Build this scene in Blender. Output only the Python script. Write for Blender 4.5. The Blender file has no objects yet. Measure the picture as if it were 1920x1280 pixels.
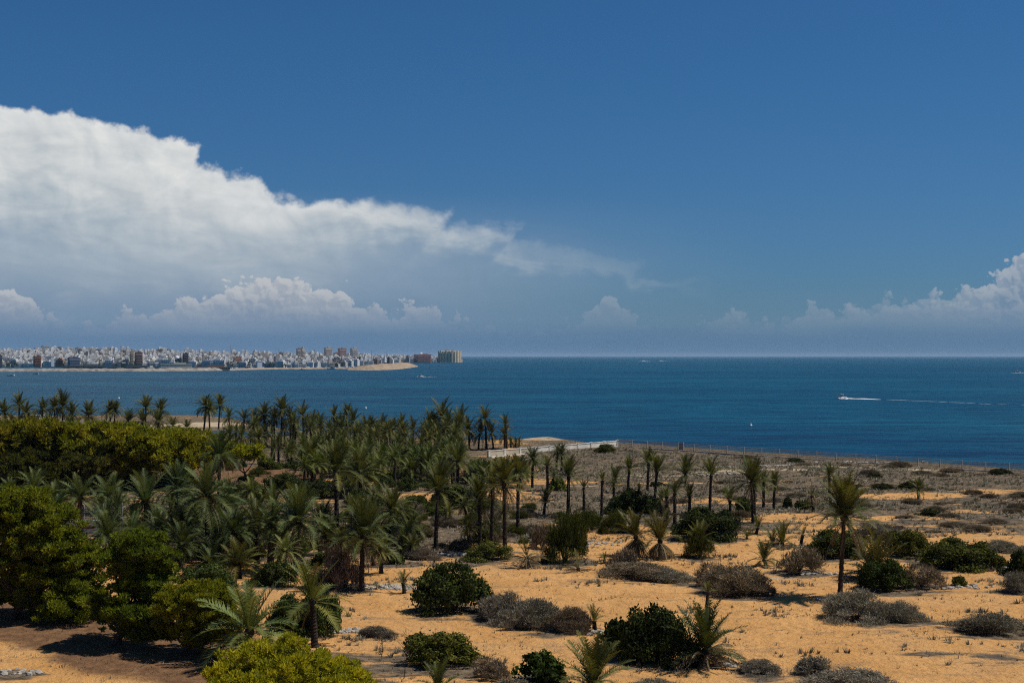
import bpy, math, random
import numpy as np
from mathutils import Vector, Matrix

R = math.radians
SC = bpy.context.scene
COL = SC.collection
rng = np.random.default_rng(7)
random.seed(7)

# ------------------------------------------------------------------ camera
F = 2620.0            # focal length in pixels of the 1920-pixel-wide photograph
CAM_H = 20.0          # eye height above the ground (a balcony)
SEA = -3.0
PITCH = math.atan(27.0 / F)
cam_d = bpy.data.cameras.new('camera')
cam_d.sensor_width = 36.0
cam_d.lens = 36.0 * F / 1920.0
cam_d.clip_start = 0.5
cam_d.clip_end = 200000.0
cam = bpy.data.objects.new('camera', cam_d)
COL.objects.link(cam)
cam.location = (0, 0, CAM_H)
cam.rotation_euler = (math.pi / 2 + PITCH, 0, 0)
SC.camera = cam

# ------------------------------------------------------------------ light
SUN_AZ, SUN_EL = 84.0, 59.0            # clockwise from straight ahead, degrees
sd = bpy.data.lights.new('sun', 'SUN')
sd.energy = 4.4
sd.angle = R(0.5)
sd.color = (1.0, 0.955, 0.88)
sun = bpy.data.objects.new('sun', sd)
COL.objects.link(sun)
tosun = Vector((math.sin(R(SUN_AZ)) * math.cos(R(SUN_EL)), math.cos(R(SUN_AZ)) * math.cos(R(SUN_EL)), math.sin(R(SUN_EL))))
sun.rotation_euler = tosun.to_track_quat('Z', 'Y').to_euler()
sun.location = tosun * 300

SC.view_settings.view_transform = 'Standard'
SC.view_settings.look = 'None'
SC.view_settings.exposure = 0.0
SC.view_settings.gamma = 1.0
SC.view_settings.use_curve_mapping = False
SC.render.engine = 'CYCLES'
SC.cycles.use_denoising = False
SC.cycles.pixel_filter_type = 'BLACKMAN_HARRIS'
SC.cycles.filter_width = 1.15
SC.cycles.sample_clamp_indirect = 4.0
SC.cycles.max_bounces = 6
SC.cycles.diffuse_bounces = 2
SC.cycles.glossy_bounces = 2
SC.cycles.transmission_bounces = 3
SC.cycles.transparent_max_bounces = 4
SC.cycles.caustics_reflective = False
SC.cycles.caustics_refractive = False


class NT:
    """small node-tree helper"""
    def __init__(s, tree):
        s.t = tree
        s.t.nodes.clear()

    def n(s, typ, **kw):
        nd = s.t.nodes.new(typ)
        for k, v in kw.items():
            setattr(nd, k, v)
        return nd

    def put(s, sock, v):
        if isinstance(v, bpy.types.NodeSocket):
            s.t.links.new(v, sock)
        elif v is not None:
            if sock.type == 'RGBA' and len(v) == 3:
                v = (*v, 1.0)
            sock.default_value = v

    def m(s, op, a, b=None, c=None, clamp=False):
        nd = s.n('ShaderNodeMath', operation=op, use_clamp=clamp)
        for i, v in enumerate((a, b, c)):
            if v is not None:
                s.put(nd.inputs[i], v)
        return nd.outputs[0]

    def ss(s, v, lo, hi, a=0.0, b=1.0):
        nd = s.n('ShaderNodeMapRange', interpolation_type='SMOOTHSTEP')
        for i, q in enumerate((v, lo, hi, a, b)):
            s.put(nd.inputs[i], q)
        return nd.outputs[0]

    def lin(s, v, lo, hi, a=0.0, b=1.0):
        nd = s.n('ShaderNodeMapRange')
        for i, q in enumerate((v, lo, hi, a, b)):
            s.put(nd.inputs[i], q)
        return nd.outputs[0]

    def mix(s, f, a, b, blend='MIX'):
        nd = s.n('ShaderNodeMix', data_type='RGBA', blend_type=blend)
        s.put(nd.inputs[0], f)
        s.put(nd.inputs[6], a)
        s.put(nd.inputs[7], b)
        return nd.outputs[2]

    def xyz(s, x, y, z=0.0):
        nd = s.n('ShaderNodeCombineXYZ')
        for i, v in enumerate((x, y, z)):
            s.put(nd.inputs[i], v)
        return nd.outputs[0]

    def sep(s, v):
        nd = s.n('ShaderNodeSeparateXYZ')
        s.put(nd.inputs[0], v)
        return nd.outputs

    def noise(s, vec, scale, detail=4.0, rough=0.5, dist=0.0, typ='FBM', dims='3D'):
        nd = s.n('ShaderNodeTexNoise', noise_dimensions=dims, noise_type=typ)
        s.put(nd.inputs['Vector'], vec)
        nd.inputs['Scale'].default_value = scale
        nd.inputs['Detail'].default_value = detail
        nd.inputs['Roughness'].default_value = rough
        nd.inputs['Distortion'].default_value = dist
        return nd.outputs[0]

    def voro(s, vec, scale, detail=0.0, rough=0.5, feature='F1'):
        nd = s.n('ShaderNodeTexVoronoi', feature=feature, voronoi_dimensions='2D')
        s.put(nd.inputs['Vector'], vec)
        nd.inputs['Scale'].default_value = scale
        nd.inputs['Detail'].default_value = detail
        nd.inputs['Roughness'].default_value = rough
        if feature == 'SMOOTH_F1':
            nd.inputs['Smoothness'].default_value = 0.6
        return nd.outputs[0]

    def curve(s, v, pts):
        """pts in 0..1 both ways"""
        nd = s.n('ShaderNodeFloatCurve')
        c = nd.mapping.curves[0]
        pts = sorted(pts)
        c.points[0].location = pts[0]
        c.points[1].location = pts[-1]
        for p in pts[1:-1]:
            c.points.new(*p)
        for p in c.points:
            p.handle_type = 'VECTOR'
        nd.mapping.update()
        s.put(nd.inputs['Value'], v)
        return nd.outputs[0]


# ------------------------------------------------------------------ sky
def px_dir(px, py):
    """azimuth, elevation in degrees of a pixel of the photograph"""
    a = (px - 960.0) / F
    return math.degrees(math.atan(a)), math.degrees(math.atan((667.0 - py) / F / math.sqrt(1 + a * a)))


def build_world():
    w = bpy.data.worlds.new('World')
    SC.world = w
    w.use_nodes = True
    T = NT(w.node_tree)
    sky = T.n('ShaderNodeTexSky', sky_type='NISHITA')
    sky.sun_disc = False
    sky.sun_elevation = R(SUN_EL)
    sky.sun_rotation = R(SUN_AZ)
    sky.altitude = 20.0
    sky.air_density = 1.0
    sky.dust_density = 0.25
    sky.ozone_density = 2.6
    d = T.n('ShaderNodeTexCoord').outputs['Generated']
    x, y, z = T.sep(d)[:3]
    az = T.m('MULTIPLY', T.m('ARCTAN2', x, y), 57.29578)
    el = T.m('MULTIPLY', T.m('ARCSINE', z), 57.29578)
    P = T.xyz(az, el)
    # the deep polarised blue of the photograph
    skyc = T.mix(1.0, sky.outputs[0], SKY_TINT, 'MULTIPLY')
    hz = T.ss(el, 0.0, 13.0, 1.0, 0.0)
    skyc = T.mix(hz, skyc, T.mix(1.0, skyc, SKY_LOW, 'MULTIPLY'))

    def edge_curve(pts, lo=-25.0, hi=25.0, top=14.0):
        q = []
        for (u, v) in pts:
            a, e = px_dir(u, v)
            q.append(((a - lo) / (hi - lo), e / top))
        return q

    # domain warps
    n_big = T.noise(P, 0.33, 6, 0.58)
    n_fine = T.noise(P, 1.1, 6, 0.54)
    Pst = T.xyz(T.m('MULTIPLY', T.m('ADD', az, T.m('MULTIPLY', el, 0.9)), 0.32), T.m('MULTIPLY', el, 1.0))
    n_str = T.noise(Pst, 0.75, 8, 0.6, 0.5)
    azc = T.lin(az, -25.0, 25.0)
    # --- the great anvil: its outline is read in sheared coordinates so that its tongues overhang to the right
    SH = 1.0
    top = []
    for (u, v) in [(-900, 190), (-260, 190), (-60, 192), (0, 196), (70, 201), (128, 204), (165, 216), (230, 230), (288, 238), (345, 256), (388, 267), (368, 296), (428, 318), (480, 331),
                   (514, 350), (545, 364), (584, 376), (612, 372), (640, 366), (700, 374), (765, 378), (856, 389), (836, 412), (925, 411), (992, 410), (972, 440),
                   (1060, 468), (1130, 482), (1210, 488), (1200, 506), (1330, 516), (1400, 600), (1600, 690)]:
        a, e = px_dir(u, v)
        top.append(((a - SH * e + 42.0) / 67.0, max(0.0, e / 14.0)))
    azs = T.m('SUBTRACT', az, T.m('MULTIPLY', el, SH))
    azs = T.m('ADD', azs, T.m('MULTIPLY_ADD', n_big, 0.7, -0.35))
    ctop = T.m('MULTIPLY', T.curve(T.lin(azs, -42.0, 25.0), top), 14.0)
    rgt = T.ss(az, -13.0, 6.0)                                   # 0 crisp left, 1 wispy right
    dd = T.m('SUBTRACT', ctop, el)
    dd = T.m('ADD', dd, T.m('MULTIPLY_ADD', n_fine, 1.15, -0.575))
    dd = T.m('ADD', dd, T.m('MULTIPLY', T.m('SUBTRACT', n_str, 0.5), T.lin(rgt, 0, 1, 0.3, 1.5)))
    a_anv = T.ss(dd, 0.0, T.lin(rgt, 0, 1, 0.30, 1.2))
    a_anv = T.m('MULTIPLY', a_anv, T.ss(T.m('ABSOLUTE', T.m('ADD', az, 22.0)), 45.0, 90.0, 1.0, 0.0))
    dep = T.curve(azc, [(0.0, 1.0), (0.1, 1.0), (0.22, 0.95), (0.29, 0.85), (0.335, 0.72), (0.37, 0.46), (0.42, 0.27), (0.5, 0.17), (0.58, 0.12), (1.0, 0.1)])
    depth = T.m('DIVIDE', dd, T.m('MULTIPLY', dep, 7.6))
    depth = T.m('ADD', depth, T.m('MULTIPLY', T.m('SUBTRACT', n_str, 0.5), 0.9))
    depth = T.m('ADD', depth, T.m('MULTIPLY', T.m('SUBTRACT', n_big, 0.5), 0.5))
    ramp = T.n('ShaderNodeValToRGB')
    T.put(ramp.inputs[0], depth)
    cr = ramp.color_ramp
    cr.elements[0].position = 0.0
    cr.elements[0].color = (0.76, 0.765, 0.755, 1)
    cr.elements[1].position = 1.0
    cr.elements[1].color = (0.245, 0.345, 0.47, 1)
    for p, c in ((0.22, (0.66, 0.68, 0.68)), (0.42, (0.52, 0.57, 0.60)), (0.68, (0.35, 0.43, 0.51))):
        e = cr.elements.new(p)
        e.color = (*c, 1)
    # lobes lit from the upper right, shaded on the other side
    sh_ = T.n('ShaderNodeVectorMath', operation='ADD')
    T.put(sh_.inputs[0], P)
    sh_.inputs[1].default_value = (0.22, 0.30, 0.0)
    n_lit = T.noise(P, 0.6, 4, 0.5, 0.6)
    n_lit2 = T.noise(sh_.outputs[0], 0.6, 4, 0.5, 0.6)
    lob = T.m('MULTIPLY_ADD', T.m('SUBTRACT', n_lit2, n_lit), 3.2, 0.42, clamp=True)
    anv = T.mix(T.m('MULTIPLY', lob, 0.75), ramp.outputs[0], T.mix(1.0, ramp.outputs[0], (0.72, 0.77, 0.82), 'MULTIPLY'))
    # the anvil thins out downwards on its right side
    thin = T.m('MULTIPLY', T.lin(rgt, 0, 1, 0.10, 0.97), T.ss(depth, 0.15, 1.0))
    a_anv = T.m('MULTIPLY', a_anv, T.m('SUBTRACT', 1.0, thin))
    a_anv = T.m('MULTIPLY', a_anv, T.lin(rgt, 0, 1, 1.0, 0.80))
    a_anv = T.m('MULTIPLY', a_anv, T.ss(az, 9.0, 4.5))
    col = T.mix(a_anv, skyc, anv)
    # --- pale veil under the anvil
    veil = T.m('MULTIPLY', T.ss(az, 12.0, -12.0), T.ss(el, 7.0, 2.6))
    veil = T.m('MULTIPLY', veil, T.lin(n_str, 0.25, 0.75, 0.58, 0.92))
    col = T.mix(veil, col, T.mix(T.ss(el, 1.0, 4.8), (0.175, 0.260, 0.375), (0.32, 0.40, 0.485)))

    # --- cumulus banks
    def bank(col, pts, off, puff, fade, hi, lo, amax, lit_gain=1.0):
        Pb = T.xyz(T.m('ADD', az, off), T.m('MULTIPLY', el, 1.15))
        wv = T.n('ShaderNodeVectorMath', operation='ADD')
        wn = T.n('ShaderNodeTexNoise')
        T.put(wn.inputs['Vector'], Pb)
        wn.inputs['Scale'].default_value = 1.3
        wn.inputs['Detail'].default_value = 5
        sc = T.n('ShaderNodeVectorMath', operation='SCALE')
        T.put(sc.inputs[0], wn.outputs[1])
        sc.inputs['Scale'].default_value = 0.5
        T.put(wv.inputs[0], Pb)
        T.put(wv.inputs[1], sc.outputs[0])
        Pw = wv.outputs[0]

        def bil(vec):
            v1 = T.voro(vec, 1.15, 4.0, 0.55)
            return T.m('SUBTRACT', 0.80, v1)
        sh = T.n('ShaderNodeVectorMath', operation='ADD')
        T.put(sh.inputs[0], Pw)
        sh.inputs[1].default_value = (0.10, 0.14, 0.0)
        b0 = bil(Pw)
        b1 = bil(sh.outputs[0])
        cz = T.m('MULTIPLY', T.curve(azc, edge_curve(pts)), 14.0)
        dens = T.m('ADD', T.m('SUBTRACT', cz, el), T.m('MULTIPLY', T.m('SUBTRACT', b0, 0.38), puff))
        a = T.ss(dens, 0.0, 0.16)
        light = T.m('MULTIPLY_ADD', T.m('SUBTRACT', b0, b1), 2.3 * lit_gain, 0.50, clamp=True)
        fall = T.ss(dens, 0.0, fade, 1.0, 0.0)
        light = T.m('MULTIPLY_ADD', fall, 0.55, T.m('MULTIPLY', light, 0.55), clamp=True)
        light = T.m('MULTIPLY', light, T.ss(el, 0.9, 2.6, 0.12, 1.0))
        c = T.mix(light, lo, hi)
        a = T.m('MULTIPLY', a, T.m('MULTIPLY', T.ss(el, 0.4, 1.9, 0.35, 1.0), amax))
        return T.mix(a, col, c)
    col = bank(col, [(-300, 500), (0, 520), (50, 530), (85, 570), (130, 600), (190, 585), (215, 560), (260, 575), (300, 560), (370, 532), (430, 516), (490, 500), (545, 496), (580, 515), (650, 528), (690, 545),
                     (725, 572), (775, 545), (812, 560), (850, 580), (930, 600), (1000, 596), (1080, 588), (1135, 532), (1165, 545), (1200, 590), (1300, 596), (1375, 560), (1420, 592), (1490, 580), (1530, 545), (1570, 566), (1640, 552), (2300, 540)],
               0.0, 0.85, 1.9, (0.56, 0.56, 0.565), (0.245, 0.295, 0.385), T.lin(T.ss(az, -9.0, 2.0), 0, 1, 0.72, 0.26))
    col = bank(col, [(-300, 640), (0, 632), (300, 640), (400, 600), (600, 590), (700, 610), (1000, 640), (1330, 625), (1380, 585), (1450, 590), (1500, 575), (1600, 560), (1660, 535), (1705, 548),
                     (1745, 532), (1790, 530), (1840, 516), (1868, 494), (1892, 468), (1930, 448), (2000, 450), (2300, 500)],
               13.7, 0.8, 1.7, (0.49, 0.50, 0.53), (0.185, 0.255, 0.37), T.lin(T.ss(az, 14.5, 20.5), 0, 1, 0.24, 0.66), 1.1)
    # --- low blue-grey bank on the horizon
    n_h = T.noise(T.xyz(T.m('MULTIPLY', az, 0.12), el), 1.6, 5, 0.5)
    low = T.m('MULTIPLY', T.ss(T.m('ADD', el, T.m('MULTIPLY_ADD', n_h, 0.7, -0.35)), 0.55, 1.5, 1.0, 0.0), 0.72)
    col = T.mix(low, col, (0.062, 0.152, 0.298))
    bank_h = T.m('MULTIPLY', T.ss(T.m('ADD', el, T.m('MULTIPLY_ADD', n_h, 1.2, -0.6)), 1.2, 3.0, 1.0, 0.0), 0.38)
    col = T.mix(bank_h, col, (0.125, 0.225, 0.36))
    # clear sky overhead and the clouded ring above the horizon are two backgrounds joined where no cloud reaches
    bg0 = T.n('ShaderNodeBackground')
    T.put(bg0.inputs[0], skyc)
    bg1 = T.n('ShaderNodeBackground')
    T.put(bg1.inputs[0], col)
    mx = T.n('ShaderNodeMixShader')
    T.put(mx.inputs[0], T.m('LESS_THAN', el, 13.6))
    T.t.links.new(bg0.outputs[0], mx.inputs[1])
    T.t.links.new(bg1.outputs[0], mx.inputs[2])
    out = T.n('ShaderNodeOutputWorld')
    T.t.links.new(mx.outputs[0], out.inputs[0])


# the sky texture is taken at strength 0.06 and tinted to the photograph's blue
SKY_STRENGTH = 0.06
SKY_TINT = tuple(SKY_STRENGTH * v for v in (0.265, 0.61, 0.95))
SKY_LOW = (1.12, 0.90, 0.98)
build_world()

# ------------------------------------------------------------------ geometry helpers
cp, sp = math.cos(PITCH), math.sin(PITCH)


def ray(px, py):
    a = (px - 960.0) / F
    u = -(py - 640.0) / F
    return np.array((a, cp - u * sp, sp + u * cp))


SHORE = np.array([(-900, 560), (-400, 545), (-195, 533), (-134, 533), (-104, 524), (-83, 470), (-53, 415), (-24, 392), (0, 386), (9, 386), (18, 345), (26, 334), (90, 260), (134, 208), (205, 122), (350, -60), (700, -450)], float)


def shore_y(x):
    return np.interp(x, SHORE[:, 0], SHORE[:, 1])


def gz(x, y):
    x = np.asarray(x, float)
    y = np.asarray(y, float)
    z = 0.22 * np.sin(x / 17 + 1.3) * np.sin(y / 23 + .5) + 0.13 * np.sin(x / 7.1 + y / 9.3) + 0.07 * np.sin(x / 3.7 - y / 4.9 + 1) + 0.04 * np.sin(x / 1.9 + y / 2.3)
    t = shore_y(x) - y
    w = np.interp(x, [-200, -80, 0, 12, 25, 100], [70, 60, 60, 40, 14, 14])
    s = np.clip(1 - t / w, 0, 1)
    s = s * s * (3 - 2 * s)
    z = z * (1 - s) + s * (SEA - 0.15)
    z = np.where(t < 0, SEA - 0.15 - np.clip(-t * 0.12, 0, 4), z)
    return z


def gpt(px, py):
    """pixel -> point on the ground"""
    d = ray(px, py)
    z = 0.0
    for _ in range(12):
        t = (z - CAM_H) / d[2]
        z = float(gz(d[0] * t, d[1] * t))
    return np.array((d[0] * t, d[1] * t, z))


def at(px, py, Y):
    """pixel -> point at depth Y"""
    d = ray(px, py)
    t = Y / d[1]
    return np.array((d[0] * t, Y, CAM_H + d[2] * t))


def at_z(px, py, z):
    d = ray(px, py)
    t = (z - CAM_H) / d[2]
    return np.array((d[0] * t, d[1] * t, z))


def tri_mesh(name, V, T, mats, tint=None, mi=None, smooth=False):
    me = bpy.data.meshes.new(name)
    V = np.ascontiguousarray(V, np.float32)
    T = np.ascontiguousarray(T, np.int32)
    k = T.shape[1]
    me.vertices.add(len(V))
    me.vertices.foreach_set('co', V.ravel())
    me.loops.add(T.size)
    me.loops.foreach_set('vertex_index', T.ravel())
    me.polygons.add(len(T))
    me.polygons.foreach_set('loop_start', np.arange(0, T.size, k, dtype=np.int32))
    me.polygons.foreach_set('use_smooth', np.full(len(T), bool(smooth)))
    if mi is not None:
        me.polygons.foreach_set('material_index', np.asarray(mi, np.int32))
    me.update(calc_edges=True)
    if tint is not None:
        a = me.attributes.new('tint', 'FLOAT', 'FACE')
        a.data.foreach_set('value', np.ascontiguousarray(tint, np.float32))
    for m in (mats if isinstance(mats, (list, tuple)) else [mats]):
        me.materials.append(m)
    me.validate()
    return me


class MB:
    """collects triangles"""
    def __init__(s):
        s.v, s.t, s.c, s.m, s.n = [], [], [], [], 0

    def add(s, V, T, tint=0.0, mi=0):
        V = np.asarray(V, float).reshape(-1, 3)
        T = np.asarray(T, int)
        s.v.append(V)
        s.t.append(T + s.n)
        s.n += len(V)
        s.c.append(np.broadcast_to(np.asarray(tint, float), (len(T),)))
        s.m.append(np.full(len(T), mi))

    def box(s, c, d, rot=0.0, tint=0.0, mi=0, taper=1.0):
        x, y, z = d[0] / 2, d[1] / 2, d[2]
        V = np.array([(-x, -y, 0), (x, -y, 0), (x, y, 0), (-x, y, 0), (-x * taper, -y * taper, z), (x * taper, -y * taper, z), (x * taper, y * taper, z), (-x * taper, y * taper, z)], float)
        cr, sr = math.cos(rot), math.sin(rot)
        V = np.stack([V[:, 0] * cr - V[:, 1] * sr, V[:, 0] * sr + V[:, 1] * cr, V[:, 2]], 1) + np.asarray(c, float)
        Q = [(0, 3, 2, 1), (4, 5, 6, 7), (0, 1, 5, 4), (1, 2, 6, 5), (2, 3, 7, 6), (3, 0, 4, 7)]
        s.add(V, [t for q in Q for t in ((q[0], q[1], q[2]), (q[0], q[2], q[3]))], tint, mi)

    def tube(s, pts, rad, n=7, tint=0.0, mi=0, cap=True):
        pts = np.asarray(pts, float)
        rad = np.broadcast_to(np.asarray(rad, float), (len(pts),))
        V = []
        for i, p in enumerate(pts):
            d = pts[min(i + 1, len(pts) - 1)] - pts[max(i - 1, 0)]
            d = d / (np.linalg.norm(d) + 1e-9)
            a = np.cross(d, (0, 0, 1.0))
            if np.linalg.norm(a) < .1:
                a = np.cross(d, (1.0, 0, 0))
            a /= np.linalg.norm(a)
            b = np.cross(d, a)
            th = np.arange(n) / n * 2 * math.pi
            V.append(p + rad[i] * (np.cos(th)[:, None] * a + np.sin(th)[:, None] * b))
        V = np.concatenate(V)
        T = []
        for i in range(len(pts) - 1):
            for j in range(n):
                a, b = i * n + j, i * n + (j + 1) % n
                T += [(a, b, b + n), (a, b + n, a + n)]
        if cap:
            k = (len(pts) - 1) * n
            T += [(k, k + j, k + j + 1) for j in range(1, n - 1)]
            T += [(0, j + 1, j) for j in range(1, n - 1)]
        s.add(V, T, tint, mi)

    def lathe(s, prof, n=12, c=(0, 0, 0), tint=0.0, mi=0, sx=1.0, sy=1.0):
        th = np.arange(n) / n * 2 * math.pi
        V = np.concatenate([np.stack([r * np.cos(th) * sx, r * np.sin(th) * sy, np.full(n, z)], 1) for r, z in prof]) + np.asarray(c, float)
        T = []
        for i in range(len(prof) - 1):
            for j in range(n):
                a, b = i * n + j, i * n + (j + 1) % n
                T += [(a, b, b + n), (a, b + n, a + n)]
        k = (len(prof) - 1) * n
        T += [(k, k + j, k + j + 1) for j in range(1, n - 1)]
        s.add(V, T, tint, mi)

    def mesh(s, name, mats, smooth=False):
        return tri_mesh(name, np.concatenate(s.v), np.concatenate(s.t), mats, np.concatenate(s.c), np.concatenate(s.m), smooth)


def ob(name, me, parent=None, loc=None, rot=None, scale=None, color=None):
    o = bpy.data.objects.new(name, me)
    COL.objects.link(o)
    if parent is not None:
        o.parent = parent
    if loc is not None:
        o.location = loc
    if rot is not None:
        o.rotation_euler = rot
    if scale is not None:
        o.scale = scale if hasattr(scale, '__len__') else (scale,) * 3
    if color is not None:
        o.color = (*color, 1.0)
    return o


def tag(o, label=None, cat=None, group=None, kind=None):
    if label:
        o['label'] = label
    if cat:
        o['category'] = cat
    if group:
        o['group'] = group
    if kind:
        o['kind'] = kind
    return o


# ------------------------------------------------------------------ materials
def new_mat(name):
    m = bpy.data.materials.new(name)
    m.use_nodes = True
    return m, NT(m.node_tree)


def finish(T, shader):
    out = T.n('ShaderNodeOutputMaterial')
    T.t.links.new(shader, out.inputs[0])


def principled(T, col, rough=0.7, spec=0.3, normal=None):
    p = T.n('ShaderNodeBsdfPrincipled')
    T.put(p.inputs['Base Color'], col)
    T.put(p.inputs['Roughness'], rough)
    T.put(p.inputs['Specular IOR Level'], spec)
    if normal is not None:
        T.put(p.inputs['Normal'], normal)
    return p.outputs[0]


def bump(T, h, strength=0.5, dist=0.1):
    b = T.n('ShaderNodeBump')
    T.put(b.inputs['Height'], h)
    b.inputs['Strength'].default_value = strength
    b.inputs['Distance'].default_value = dist
    return b.outputs[0]


def leaf_mat(name, stops, transl=0.25, spec=0.25, rough=0.55, vary=0.35):
    """stops: colours along the face attribute 'tint'; the object's own colour multiplies it"""
    m, T = new_mat(name)
    at_ = T.n('ShaderNodeAttribute', attribute_name='tint')
    rp = T.n('ShaderNodeValToRGB')
    cr = rp.color_ramp
    cr.elements[0].position = stops[0][0]
    cr.elements[0].color = (*stops[0][1], 1)
    cr.elements[1].position = stops[-1][0]
    cr.elements[1].color = (*stops[-1][1], 1)
    for p, c in stops[1:-1]:
        cr.elements.new(p).color = (*c, 1)
    T.put(rp.inputs[0], at_.outputs['Fac'])
    oi = T.n('ShaderNodeObjectInfo')
    col = T.mix(1.0, rp.outputs[0], oi.outputs['Color'], 'MULTIPLY')
    v = T.lin(oi.outputs['Random'], 0, 1, 1 - vary, 1 + vary)
    hv = T.n('ShaderNodeHueSaturation')
    T.put(hv.inputs['Hue'], T.lin(T.m('FRACT', T.m('MULTIPLY', oi.outputs['Random'], 7.31)), 0, 1, 0.488, 0.512))
    T.put(hv.inputs['Value'], v)
    T.put(hv.inputs['Color'], col)
    col = hv.outputs[0]
    pr = principled(T, col, rough, spec)
    if transl > 0:
        tr = T.n('ShaderNodeBsdfTranslucent')
        T.put(tr.inputs[0], T.mix(1.0, col, (1.15, 1.1, 0.6), 'MULTIPLY'))
        mx = T.n('ShaderNodeMixShader')
        mx.inputs[0].default_value = transl
        T.t.links.new(pr, mx.inputs[1])
        T.t.links.new(tr.outputs[0], mx.inputs[2])
        pr = mx.outputs[0]
    finish(T, pr)
    return m


M = {}
M['frond'] = leaf_mat('palm_frond', [(0.0, (0.062, 0.078, 0.028)), (0.35, (0.110, 0.112, 0.034)), (0.6, (0.22, 0.17, 0.055)), (1.0, (0.21, 0.155, 0.10))], 0.24, 0.12, 0.5, 0.3)
M['pine'] = leaf_mat('pine_needles', [(0.0, (0.070, 0.100, 0.015)), (0.5, (0.155, 0.185, 0.017)), (1.0, (0.28, 0.29, 0.024))], 0.40, 0.08, 0.7, 0.14)
M['bush'] = leaf_mat('evergreen_leaves', [(0.0, (0.022, 0.032, 0.009)), (0.6, (0.052, 0.068, 0.016)), (1.0, (0.110, 0.125, 0.028))], 0.22, 0.06, 0.7, 0.15)
M['scrub'] = leaf_mat('grey_scrub', [(0.0, (0.125, 0.108, 0.082)), (0.6, (0.235, 0.207, 0.160)), (1.0, (0.36, 0.32, 0.25))], 0.15, 0.04, 0.9, 0.15)
M['tuft'] = leaf_mat('dry_grass', [(0.0, (0.10, 0.075, 0.05)), (0.6, (0.19, 0.145, 0.095)), (1.0, (0.34, 0.26, 0.15))], 0.15, 0.1, 0.8, 0.1)


def bark_mat(name, c1, c2, scale=9.0):
    m, T = new_mat(name)
    tc = T.n('ShaderNodeTexCoord').outputs['Object']
    n = T.noise(tc, scale, 5, 0.65)
    oi = T.n('ShaderNodeObjectInfo')
    col = T.mix(T.ss(n, 0.3, 0.7), c1, c2)
    finish(T, principled(T, col, 0.9, 0.1, bump(T, n, 0.6, 0.05)))
    return m


M['trunk'] = bark_mat('palm_bark', (0.016, 0.012, 0.010), (0.062, 0.048, 0.037))
M['pbark'] = bark_mat('pine_bark', (0.022, 0.015, 0.011), (0.085, 0.060, 0.045), 5.0)
M['date'] = leaf_mat('date_stalks', [(0.0, (0.30, 0.11, 0.012)), (1.0, (0.40, 0.19, 0.03))], 0.1, 0.2, 0.6, 0.1)


def plain_mat(name, col, rough=0.7, var=0.25, scale=0.8, spec=0.3, use_obj=False):
    m, T = new_mat(name)
    tc = T.n('ShaderNodeTexCoord').outputs['Object']
    n = T.noise(tc, scale, 6, 0.6)
    base = col
    if use_obj:
        base = T.mix(1.0, col, T.n('ShaderNodeObjectInfo').outputs['Color'], 'MULTIPLY')
    c = T.mix(T.ss(n, 0.25, 0.75), T.mix(1.0, base, (1 - var,) * 3, 'MULTIPLY'), base)
    finish(T, principled(T, c, rough, spec, bump(T, n, 0.3, 0.03)))
    return m


M['white'] = plain_mat('white_wall', (0.78, 0.73, 0.62), 0.85, 0.35, 0.7)
M['cream'] = plain_mat('cream_wall', (0.52, 0.45, 0.33), 0.85, 0.3, 0.6)
M['concrete'] = plain_mat('concrete', (0.46, 0.42, 0.36), 0.9, 0.35, 1.2)
M['screen'] = plain_mat('brown_screen', (0.40, 0.32, 0.235), 0.9, 0.5, 2.5)
M['red'] = plain_mat('red_paint', (0.36, 0.09, 0.10), 0.7, 0.2)
M['blue'] = plain_mat('blue_paint', (0.03, 0.09, 0.20), 0.6, 0.2)
M['netting'] = plain_mat('grey_blue_netting', (0.10, 0.14, 0.15), 0.9, 0.3)
M['hull'] = plain_mat('boat_paint', (0.78, 0.78, 0.76), 0.3, 0.08, 0.8, 0.5)
M['dark'] = plain_mat('dark_plastic', (0.02, 0.022, 0.025), 0.4, 0.2)
M['metal'] = plain_mat('galvanised_metal', (0.45, 0.45, 0.44), 0.5, 0.2)
M['stone'] = plain_mat('limestone', (0.44, 0.40, 0.34), 0.9, 0.5, 2.0)
M['rock'] = plain_mat('breakwater_rock', (0.42, 0.31, 0.21), 0.9, 0.55, 0.12)
M['quay'] = plain_mat('quay_rock', (0.36, 0.32, 0.27), 0.9, 0.55, 0.10)
M['foam'] = plain_mat('white_foam', (0.80, 0.83, 0.85), 0.8, 0.12, 0.3)
M['foamthin'] = plain_mat('thin_foam', (0.50, 0.60, 0.64), 0.6, 0.3, 0.1)


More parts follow.
